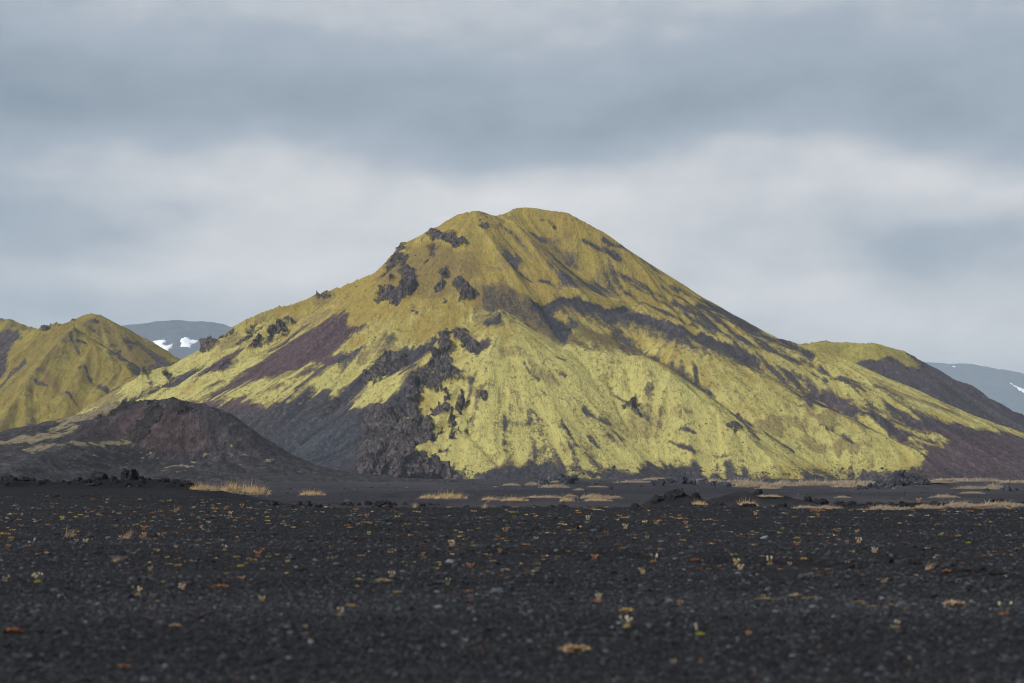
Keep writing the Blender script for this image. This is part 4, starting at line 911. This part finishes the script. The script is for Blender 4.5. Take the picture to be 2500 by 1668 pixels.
rock(1724, 1178, 16, 17, 'lone upright grey rock in the dry grass right of the long outcrop', None, Yd=390, k=5, far=True)

# ------------------------------------------------------------------ dry grass
M_straw = simple_mat('dry_grass', [(0, (.17, .11, .05)), (.4, (.38, .27, .14)), (1, (.60, .47, .28))], attr='tone', rough=.8)
M_straw_far = simple_mat('dune_grass', [(0, (.11, .085, .06)), (.4, (.27, .215, .15)), (1, (.46, .385, .28))], attr='tone', rough=.8)
def blades(P0, L, lean, wd, bend=.5):
    "tapering bent blades: P0 feet (n,3), L lengths, lean unit-ish (n,2)"
    n = len(P0)
    V = np.zeros((n, 5, 3)); side = np.stack([-lean[:, 1], lean[:, 0]], -1) + rng.normal(0, .6, (n, 2)); side /= np.linalg.norm(side, axis=1, keepdims=True)
    wd = np.broadcast_to(wd, (n,))
    up = np.stack([lean[:, 0], lean[:, 1], np.ones(n)], -1); up /= np.linalg.norm(up, axis=1, keepdims=True)
    mid = P0 + up * (L * .55)[:, None]
    tip = mid + (up + np.stack([lean[:, 0] * bend * 2, lean[:, 1] * bend * 2, -bend * .5 * np.ones(n)], -1)) * (L * .45)[:, None]
    sv = np.stack([side[:, 0], side[:, 1], np.zeros(n)], -1) * wd[:, None] / 2
    V[:, 0] = P0 - sv; V[:, 1] = P0 + sv; V[:, 2] = mid + sv * .7; V[:, 3] = mid - sv * .7; V[:, 4] = tip
    tri = np.array([(0, 1, 2), (0, 2, 3), (3, 2, 4)])
    return V.reshape(-1, 3), (tri[None] + (np.arange(n) * 5)[:, None, None]).reshape(-1, 3)
def mound_mesh(seed, nb, hgt, bl, bw, mat, wispy=0):
    "a low sandy hump overgrown with dry grass, 2 units wide"
    g = np.linspace(-1, 1, 25); X, Y = np.meshgrid(g, g)
    def hf(x, y):
        rr = np.sqrt(x * x + y * y) * (1 + .55 * fbm(x * 1.8 + seed, y * 1.8, octv=3, seed=seed))
        return hgt * sstep(1.0, .1, rr) * (1 + .35 * fbm(x * 2.2, y * 2.2, octv=3, seed=seed + 1)) - .03
    V0 = np.stack([X, Y, hf(X, Y)], -1).reshape(-1, 3); F0 = grid_faces(25, 25)
    F0 = np.concatenate([F0[:, [0, 1, 2]], F0[:, [0, 2, 3]]])
    p = rng.normal(0, .38, (nb, 2)); p = p[np.hypot(p[:, 0], p[:, 1]) < .97]
    keep = rng.random(len(p)) < -.35 + 2.0 * vnoise(p[:, 0] * 5 + 9, p[:, 1] * 5, seed=seed + 2); p = p[keep]
    n = len(p); P0 = np.stack([p[:, 0], p[:, 1], hf(p[:, 0], p[:, 1]) - .01], -1)
    lean = rng.normal(0, .35, (n, 2)) + [.25, 0] + p * .25
    L = bl * rng.uniform(.5, 1.3, n); 
    if wispy: L = np.where(rng.random(n) < wispy, L * 2.0, L)
    V1, F1 = blades(P0, L, lean, bw)
    tn = np.repeat(np.clip(rng.normal(.5, .25, n), 0, 1), 5)
    return mesh_from('dune', V0, F0, M_dune, link=False, attrs={'tone': np.zeros(len(V0))}), mesh_from('grass', V1, F1, mat, smooth=False, link=False, attrs={'tone': tn})
M_dune = simple_mat('dune_sand', [(.3, (.030, .028, .030)), (.7, (.13, .105, .08))], 2.0, .9)
DUNES = [mound_mesh(21 + k, 2600, .13, .15, .020, M_straw_far, wispy=.06) for k in range(5)]
TUFTS = [mound_mesh(31 + k, 1500, .16, .36, .011, M_straw, wispy=.12) for k in range(2)]
def mound(u0, u1, vt, vb, label, group=None, kind='far', Yd=None, stretch=1.0):
    uc = (u0 + u1) / 2; Yd = depth_on_ground(uc, vb, 60, 1100 if vb < 1190 else 400)
    x = (uc - 1250) / F * Yd; hw = (u1 - u0) / 2 / F * Yd; hh = (vb - vt) / F * Yd
    src = random.choice(DUNES if kind == 'far' else TUFTS); tot = .42 if kind == 'far' else .62
    name = 'grass_mound' if kind == 'far' else 'grass_tussock'
    e = bpy.data.objects.new(name, None); COL.objects.link(e); e.location = (x, Yd, gz1(x, Yd)); e.rotation_euler = (0, 0, random.choice((0, .15, -.15)))
    e.scale = (hw * 1.35, max(hw * .6, hh * 1.5) * stretch, hh / tot * 1.1); e.empty_display_size = .1
    tag(e, label, 'grass mound' if kind == 'far' else 'grass tussock', group)
    for nm, me in zip(('sand_hump', 'grass'), src):
        c = bpy.data.objects.new(nm, me); COL.objects.link(c); c.parent = e
    return e
G1 = 'grass mounds below the middle of the moss slope'; L1 = 'small mound of beige grass on the lower plain below the middle moss slope'
for (a, b, c, d) in ((1227, 1267, 1177, 1186), (1283, 1316, 1172, 1186), (1321, 1384, 1177, 1191), (1345, 1370, 1172, 1180), (1401, 1424, 1189, 1198), (1437, 1480, 1184, 1190), (1205, 1215, 1186, 1190)): mound(a, b, c, d, L1, G1)
mound(1408, 1506, 1201, 1217, 'long arched mound of dry grass just beyond the rim of the plain, right of centre')
mound(1286, 1372, 1206, 1216, 'flat strip of dry grass left of the long arched grass mound')
mound(1380, 1408, 1204, 1213, 'very small grass hump between the flat strip and the long arched mound')
G2 = 'grass mounds of the long beige band'; L2 = 'rolling mound of the long beige dry grass band at the foot of the right slope'
for (a, b, c, d) in ((1509, 1600, 1170, 1179), (1590, 1690, 1166, 1178), (1660, 1760, 1164, 1180), (1700, 1800, 1163, 1184), (1760, 1860, 1162, 1186), (1800, 1900, 1166, 1190), (1880, 1960, 1166, 1187), (1930, 2040, 1166, 1186), (1990, 2110, 1163, 1186), (2040, 2110, 1170, 1190), (2080, 2160, 1168, 1184), (1560, 1660, 1163, 1172), (1850, 1900, 1182, 1194)): mound(a, b, c, d, L2, G2)
G3 = 'grass mounds near the right edge'; L3 = 'mound of dry grass near the right edge of the lower plain, below the dark scree'
for (a, b, c, d) in ((2277, 2370, 1163, 1174), (2340, 2447, 1163, 1176), (2404, 2450, 1175, 1195), (2440, 2530, 1167, 1180), (2240, 2330, 1172, 1180), (2330, 2410, 1183, 1194), (2277, 2338, 1203, 1216), (2345, 2400, 1197, 1206), (2120, 2200, 1180, 1188)): mound(a, b, c, d, L3, G3)
G4 = 'dry grass humps behind the right rim'; L4 = 'hump of dry grass standing just behind the rim of the plain on the right'
for (a, b, c, d, y) in ((2110, 2215, 1227, 1245, 100), (2225, 2300, 1226, 1242, 104), (2302, 2400, 1220, 1240, 108), (2380, 2520, 1219, 1240, 108), (1850, 1905, 1208, 1217, 165), (2040, 2075, 1208, 1216, 165), (1990, 2052, 1230, 1242, 96), (1940, 2000, 1232, 1242, 96)): mound(a, b, c, d, L4, G4, Yd=y)
mound(536, 600, 1176, 1204, 'wispy left half of the big dry grass tussock at the end of the left bank', None, 'near', 106)
mound(588, 655, 1181, 1208, 'tallest bright straw-coloured grass tussock at the end of the left bank', None, 'near', 105)
mound(463, 530, 1180, 1198, 'thin straw-coloured tussock on the slope of the left bank', None, 'near', 108)
mound(735, 790, 1196, 1210, 'small low tussock of dry grass alone right of the tallest tussock', None, 'near', 100)
mound(1024, 1080, 1206, 1218, 'low left half of the dry grass strip left of centre at the rim', None, 'near', 98)
mound(1065, 1135, 1200, 1219, 'taller right half of the dry grass strip left of centre at the rim', None, 'near', 97)
mound(1176, 1216, 1211, 1222, 'small spiky tussock of dry grass at the rim near the centre', None, 'near', 95)
mound(1225, 1285, 1212, 1224, 'broad low tussock of dry grass at the rim right of the small spiky one', None, 'near', 95)
mound(1368, 1400, 1212, 1225, 'tussock of dry grass at the rim below the flat grass strip', None, 'near', 93)
mound(1430, 1490, 1214, 1224, 'tussock of dry grass at the rim below the long arched mound', None, 'near', 93)
mound(1802, 1848, 1221, 1238, 'round tussock with upright blades in front of the dark hummocks', None, 'near', 90)
mound(1690, 1725, 1226, 1238, 'little tussock of dry grass left of the round one by the hummocks', None, 'near', 90)

# ------------------------------------------------------------------ small plants of the gravel plain
def leaf_cushion(seed, n, rad, hgt, leaf):
    a = rng.uniform(0, 6.28, n); r_ = rad * np.sqrt(rng.random(n)); x, y = r_ * np.cos(a), r_ * np.sin(a) * .8
    z = hgt * (1 - (r_ / rad) ** 2) * rng.uniform(.4, 1, n)
    P0 = np.stack([x, y, z * .6], -1)
    lean = np.stack([np.cos(a), np.sin(a)], -1) * rng.uniform(.3, 1.6, (n, 1)) + rng.normal(0, .4, (n, 2))
    V, F_ = blades(P0, leaf * rng.uniform(.6, 1.4, n), lean, leaf * .55, .4)
    return V, F_, np.repeat(rng.random(n), 5)
def stalk_geo(x, y, h, lx, ly, w=.0016):
    pts = [np.array([x + lx * h * t * t, y + ly * h * t * t, h * t]) for t in (0, .35, .7, 1)]
    V, F_ = [], []
    for i, p in enumerate(pts):
        for k in range(3):
            q = k * 2.094; V.append(p + [w * math.cos(q), w * math.sin(q), 0])
    for i in range(3):
        for k in range(3):
            a_, b_ = i * 3 + k, i * 3 + (k + 1) % 3; F_ += [(a_, b_, b_ + 3), (a_, b_ + 3, a_ + 3)]
    return np.array(V), np.array(F_), pts[-1]
def puff_geo(c, r_):
    v, f = ico(); v = v * (1 + rng.uniform(-.2, .2, (12, 1))) * [r_, r_, r_ * 1.3] + c
    return v, f
def join(parts):
    V, F_, T, o = [], [], [], 0
    for v, f, t_ in parts: V.append(v); F_.append(f + o); T.append(np.broadcast_to(t_, (len(v),))); o += len(v)
    return np.concatenate(V), np.concatenate(F_), np.concatenate(T)
RUST = [(0, (.085, .032, .018)), (.5, (.24, .10, .045)), (1, (.40, .22, .11))]
GOLD = [(0, (.17, .11, .035)), (.5, (.34, .235, .08)), (1, (.48, .38, .18))]
LIME = [(0, (.12, .14, .02)), (.5, (.36, .38, .05)), (1, (.52, .44, .10))]
TAN = [(0, (.18, .115, .065)), (.5, (.32, .22, .13)), (1, (.46, .37, .25))]
MP = {k: simple_mat(k + '_leaves', c, attr='tone') for k, c in (('rust', RUST), ('gold', GOLD), ('lime', LIME), ('tan', TAN))}
M_head = simple_mat('seed_heads', [(.3, (.38, .31, .20)), (.7, (.62, .55, .42))], 60)
M_stalk = simple_mat('stalks', [(.3, (.22, .17, .08)), (.7, (.36, .30, .14))], 60)
CUSH = {}
for kk in MP:
    CUSH[kk] = []
    for s_ in range(2):
        V, F_, T = leaf_cushion(s_, 240, .075, .035, .026)
        CUSH[kk].append(mesh_from('leaves', V, F_, MP[kk], smooth=False, link=False, attrs={'tone': T}))
STALKS, HEADS = [], []
for k in range(7):
    a = k * .9 + random.random(); x, y = .02 * math.cos(a), .02 * math.sin(a)
    V, F_, tip = stalk_geo(x, y, random.uniform(.07, .115), math.cos(a) * random.uniform(.1, .55), math.sin(a) * random.uniform(.1, .5))
    STALKS.append(mesh_from('stalk', V, F_, M_stalk, link=False))
    hv, hf_, ht = join([(*puff_geo(tip + np.array([0, 0, .004]) + rng.normal(0, .005, 3), random.uniform(.006, .0095)), .5) for _ in range(3)])
    HEADS.append(mesh_from('seed_head', hv, hf_, M_head, link=False))
# single-mesh versions for plants too far away to show their parts
FARP = {}
for kk in MP:
    V, F_, T = leaf_cushion(5, 130, .075, .045, .034); FARP[kk, 0] = mesh_from('plant', V, F_, MP[kk], smooth=False, link=False, attrs={'tone': T})
    parts = [leaf_cushion(6, 80, .055, .03, .03)]
    for j in range(7):
        a = j * .9; V, F_, tip = stalk_geo(.03 * math.cos(a), .03 * math.sin(a), random.uniform(.07, .14), .35 * math.cos(a), .35 * math.sin(a), .0035)
        parts += [(V, F_, .7), (*puff_geo(tip, .012), 1.0)]
    V, F_, T = join(parts); FARP[kk, 1] = mesh_from('plant', V, F_, MP[kk], smooth=False, link=False, attrs={'tone': T})
def wisp_mesh(seed, n=60):
    P0 = np.concatenate([rng.normal(0, .05, (n, 2)), np.zeros((n, 1))], 1)
    V, F_ = blades(P0, rng.uniform(.12, .38, n), np.stack([rng.normal(.55, .35, n), rng.normal(0, .3, n)], -1), .006, .6)
    return mesh_from('blades', V, F_, MP['tan'], smooth=False, link=False, attrs={'tone': np.repeat(rng.random(n), 5)})
WISP = [wisp_mesh(k) for k in range(3)]
def near_y(u, v): return depth_on_ground(u, v, 8, 110)
def plant(u, v, wpx, kind, stalks, label, group=None, parts=True, tall=1.0):
    Yd = near_y(u, v); x = (u - 1250) / F * Yd; s_ = wpx / F * Yd / .17
    cat = 'plant'
    if not parts:
        nm = 'stalked_plant' if stalks else 'cushion_plant'
        o = bpy.data.objects.new(nm, FARP[kind, 1 if stalks else 0]); COL.objects.link(o)
    else:
        nm = 'stalked_plant' if stalks else 'cushion_plant'
        if stalks:
            o = bpy.data.objects.new(nm, None); COL.objects.link(o); o.empty_display_size = .05
            c = bpy.data.objects.new('leaves', random.choice(CUSH[kind])); COL.objects.link(c); c.parent = o; c.scale = (.62, .62, .8)
            for k in random.sample(range(7), stalks):
                q = bpy.data.objects.new('stalk', STALKS[k]); COL.objects.link(q); q.parent = o
                h = bpy.data.objects.new('seed_head', HEADS[k]); COL.objects.link(h); h.parent = q
        else:
            o = bpy.data.objects.new(nm, random.choice(CUSH[kind])); COL.objects.link(o)
    o.location = (x, Yd, gz1(x, Yd)); o.rotation_euler = (0, 0, random.uniform(0, 6.28)); o.scale = (s_, s_, s_ * tall)
    return tag(o, label, cat, group)
def wisp(u, v, hpx, label, group=None):
    Yd = near_y(u, v); x = (u - 1250) / F * Yd
    o = bpy.data.objects.new('grass_wisp', random.choice(WISP)); COL.objects.link(o)
    s_ = hpx / F * Yd / .28; o.location = (x, Yd, gz1(x, Yd)); o.scale = (s_, s_, s_); o.rotation_euler = (0, 0, random.uniform(-.4, .4))
    return tag(o, label, 'dry grass', group)
NEAR = [ # u, v, width, kind, stalks, label
 (30, 1545, 52, 'rust', 0, 'rust-brown leafy cushion at the left edge low in the foreground'),
 (305, 1634, 34, 'rust', 0, 'small red-orange cushion at the bottom of the foreground, left of centre'),
 (92, 1424, 34, 'lime', 6, 'stalked plant with yellow-green base and pale seed heads near the left edge'),
 (14, 1422, 20, 'gold', 4, 'small golden plant with upright tips at the very left edge'),
 (336, 1456, 30, 'gold', 5, 'golden plant with a puff of pale seed heads left of the centre foreground'),
 (428, 1530, 30, 'tan', 0, 'flat tan cushion left of centre, below the golden seed-head plant'),
 (536, 1436, 42, 'rust', 0, 'orange-red cushion on the gravel left of centre'),
 (588, 1385, 22, 'lime', 0, 'bright yellow-green cushion left of centre'),
 (578, 1362, 20, 'gold', 0, 'small orange-gold cushion just above the yellow-green one'),
 (548, 1345, 22, 'gold', 3, 'gold plant with short tips above the small orange-gold cushion'),
 (830, 1505, 28, 'gold', 4, 'slanting golden stalked plant in the foreground left of centre'),
 (855, 1483, 28, 'gold', 0, 'golden cushion touching the slanting stalked plant'),
 (968, 1449, 24, 'gold', 0, 'small golden cushion left of the centre foreground'),
 (934, 1423, 38, 'tan', 0, 'orange-tan cushion strip above the small golden cushion'),
 (876, 1418, 22, 'tan', 0, 'short tan cushion left of the orange-tan strip'),
 (1145, 1447, 22, 'rust', 0, 'pale red cushion in the centre foreground'),
 (1146, 1472, 24, 'rust', 0, 'dull red cushion below the pale red one'),
 (1457, 1472, 30, 'rust', 0, 'orange-red cushion right of the centre foreground'),
 (1530, 1495, 42, 'gold', 0, 'long flat golden cushion above the large seed-head plant'),
 (1530, 1540, 40, 'gold', 7, 'largest seed-head plant with upright pale stalks in the right foreground'),
 (1404, 1593, 80, 'tan', 0, 'wide ragged tan cushion at the bottom right of centre'),
 (1710, 1552, 40, 'lime', 2, 'bright yellow-green cushion low in the right foreground'),
 (1943, 1460, 30, 'tan', 0, 'tan cushion in the dry yellow strip in the right foreground'),
 (1868, 1465, 28, 'gold', 0, 'gold cushion at the left end of the dry yellow strip'),
 (2330, 1481, 60, 'tan', 0, 'long orange-tan cushion towards the right edge'),
 (2452, 1506, 46, 'rust', 2, 'brown-orange cushion with two tips near the right edge'),
 (2188, 1537, 32, 'gold', 2, 'golden cushion with a single raised tip in the right foreground'),
 (2225, 1624, 20, 'lime', 2, 'tiny yellow-green plant at the bottom towards the right'),
 (1595, 1374, 30, 'rust', 3, 'orange-red plant on the low bank right of centre'),
 (1697, 1375, 26, 'rust', 0, 'dark orange cushion on the low bank right of the orange-red plant'),
 (2312, 1400, 26, 'rust', 0, 'orange cushion on the black clods of the right bank'),
 (1966, 1407, 20, 'rust', 0, 'small pink-red cushion below the low bank on the right'),
 (1826, 1426, 14, 'rust', 0, 'tiny red cushion below the low bank right of centre'),
 (2000, 1408, 16, 'rust', 0, 'tiny brown-red cushion right of the pink-red one'),
 (75, 1335, 26, 'rust', 3, 'reddish plant with tips near the left edge above the yellow stalked plants'),
 (8, 1308, 34, 'gold', 0, 'orange-gold cushion cut by the left edge on the gravel rise'),
 (1880, 1382, 30, 'gold', 4, 'gold plant with pale tips on the gravel right of the middle bank'),
 (1234, 1394, 24, 'tan', 0, 'brown-tan cushion below the low bank in the middle'),
 (1204, 1373, 18, 'tan', 0, 'orange-tan cushion just below the low bank in the middle'),
 (1092, 1430, 22, 'gold', 2, 'small gold plant with a tip in the centre foreground'),
]
for (u, v, w_, kk, st_, lab) in NEAR: plant(u, v, w_, kk, st_, lab)
for k in range(9):   # the dry yellow strip in the right foreground
    plant(1840 + k * 21 + random.uniform(-8, 8), 1459 + random.uniform(-3, 6), random.uniform(14, 26), random.choice(('gold', 'tan')), 0, 'low gold-tan cushion in the left dry yellow strip of the right foreground', 'cushions of the left yellow strip', parts=True, tall=.6)
for k in range(10):
    plant(2080 + k * 14 + random.uniform(-8, 8), 1474 + k * 1.3 + random.uniform(-4, 5), random.uniform(14, 28), 'gold', 0, 'low gold cushion in the right-hand dry yellow strip of the right foreground', 'cushions of the right yellow strip', parts=True, tall=.5)
wisp(172, 1312, 32, 'taller leaning wisp of dry grass on the gravel rise at the left'); wisp(310, 1316, 28, 'bushy wisp of dry grass right of the leaning one at the left')
wisp(283, 1372, 20, 'short upright dry wisp below the two larger ones at the left'); wisp(432, 1250, 20, 'thin wisp of dry grass on the far gravel left of centre')
wisp(2268, 1392, 26, 'pale wisp of dry grass behind the black clods on the right'); wisp(1012, 1240, 16, 'thin pale wisp on the far gravel at the centre left'); wisp(1182, 1240, 14, 'slanting pale wisp on the far gravel near the centre')
wisp(490, 1290, 12, 'tiny upright wisp left of centre on the mid gravel'); wisp(2158, 1425, 18, 'tiny pale wisp below the right bank')
LAB = {('rust', 0): 'small rust-red cushion dotted over the middle of the gravel plain', ('gold', 0): 'small golden cushion dotted over the middle of the gravel plain', ('tan', 0): 'small orange-tan cushion dotted over the middle of the gravel plain', ('lime', 0): 'small yellow-green cushion dotted over the middle of the gravel plain',
       ('rust', 1): 'small reddish plant with upright tips on the middle of the gravel plain', ('gold', 1): 'small golden plant with upright tips on the middle of the gravel plain', ('tan', 1): 'small tan plant with upright tips on the middle of the gravel plain', ('lime', 1): 'small yellow-green plant with upright tips on the middle of the gravel plain'}
GRP = {k: v.replace('small ', '').replace('cushion ', 'cushions ').replace('plant with', 'plants with') for k, v in LAB.items()}
for i in range(200):
    v = 1228 + 170 * random.random() ** 1.35 if i < 178 else random.uniform(1390, 1640)
    u = random.uniform(-10, 2510)
    if u < 620 and v < 1235: v += 10
    kk = random.choices(('rust', 'gold', 'tan', 'lime'), (4, 4, 6, .4))[0]; st_ = 1 if random.random() < .3 else 0
    wpx = random.uniform(8, 17) * (.75 + .75 * (v - 1220) / 250)
    if v > 1390: wpx = random.uniform(12, 20)
    plant(u, v, wpx, kk, st_, LAB[kk, st_], GRP[kk, st_], parts=False, tall=random.uniform(.6, 1.1))
# the countless tiny ones further out
def build_ground_cover():
    n = 900; parts = []
    vv = HZ + 66 + 190 * rng.random(n) ** 2.0; uu = rng.uniform(-60, 2560, n)
    # they gather in drifts
    ok = vnoise(uu / 90, vv / 9, seed=77) > .42; vv, uu = vv[ok], uu[ok]
    Yd = H * F / (vv - HZ); ok = Yd < 88 ; vv, uu, Yd = vv[ok], uu[ok], Yd[ok]; n = len(vv)
    X = (uu - 1250) / F * Yd; Z = gz(X, Yd)
    m = 14; a = rng.uniform(0, 6.28, (n, m)); rr = rng.uniform(.0, .06, (n, m)) * (Yd[:, None] / 60)
    P0 = np.stack([X[:, None] + rr * np.cos(a) * 1.5, Yd[:, None] + rr * np.sin(a), np.broadcast_to(Z[:, None], a.shape)], -1).reshape(-1, 3)
    lean = rng.normal(0, .7, (n * m, 2))
    V, F_ = blades(P0, np.repeat(rng.uniform(.02, .06, n) * Yd / 60, m), lean, np.repeat(.022 * Yd / 60, m))
    tn = np.repeat(np.clip(np.repeat(rng.random(n), m) + rng.normal(0, .1, n * m), 0, 1), 5)
    mat = simple_mat('ground_cover_leaves', [(0, (.16, .05, .025)), (.3, (.32, .14, .05)), (.6, (.42, .27, .10)), (.85, (.48, .36, .17)), (1, (.3, .32, .08))], attr='tone')
    o = mesh_from('ground_cover', V, F_, mat, smooth=False, attrs={'tone': tn}); tag(o, 'countless tiny rust and straw coloured plants thinly covering the far gravel', kind='stuff')
build_ground_cover()

def build_rubble():
    mt = bpy.data.objects['mountain'].data
    co = np.empty(len(mt.vertices) * 3, np.float32); mt.vertices.foreach_get('co', co); co = co.reshape(-1, 3)
    u, v = UV(co[:, 0], co[:, 1], co[:, 2])
    wgt = np.exp(-((v - 1160) / 14) ** 2) * (co[:, 2] < 12) * (co[:, 2] > -1.2) * (u > 850) * (u < 2500) * (co[:, 1] < 1300)
    wgt = wgt + .12 * (u > 560) * (u < 900) * (v > 960) * (v < 1165) * (co[:, 1] < 1300)
    wgt = wgt + .014 * (u > 500) * (u < 2500) * (co[:, 2] > 2) * (co[:, 1] < 1470)
    idx = rng.choice(len(co), 4200, p=wgt / wgt.sum()); P_ = co[idx]
    n2 = 1500   # and loose stones on the lower plain
    yy = 1 / rng.uniform(1 / 900, 1 / 115, n2); xx = rng.uniform(-.27, .27, n2) * yy
    ok = vnoise(xx * .05 + 4, yy * .012, seed=88) > .40; xx, yy = xx[ok], yy[ok]
    Q = np.stack([xx, yy, gz(xx, yy)], -1)
    P_ = np.concatenate([P_, Q]); n = len(P_)
    sz = np.concatenate([np.exp(rng.normal(-.45, .45, 4200)) * .55, np.exp(rng.normal(-.2, .4, len(Q))) * .00055 * (60 + yy)])
    iv, jf = ico(); sc = sz[:, None] * rng.uniform(.6, 1.3, (n, 3)) * [1, 1, .75]
    V = iv[None] * (1 + rng.uniform(-.3, .3, (n, 12, 1))) * sc[:, None] + P_[:, None]
    Fc = jf[None] + (np.arange(n) * 12)[:, None, None]
    tn = np.repeat(rng.beta(1.5, 4, n), 12)
    t = NT('rubble'); c = t.ramp(t.attr('tone'), [(0, (.014, .015, .019)), (.5, (.045, .044, .052)), (1, (.15, .14, .145))])
    o = mesh_from('rubble', V.reshape(-1, 3), Fc.reshape(-1, 3), t.done(c), smooth=False, attrs={'tone': tn}); tag(o, 'loose rocks strewn over the lower plain and the foot of the slopes', kind='stuff')
build_rubble()
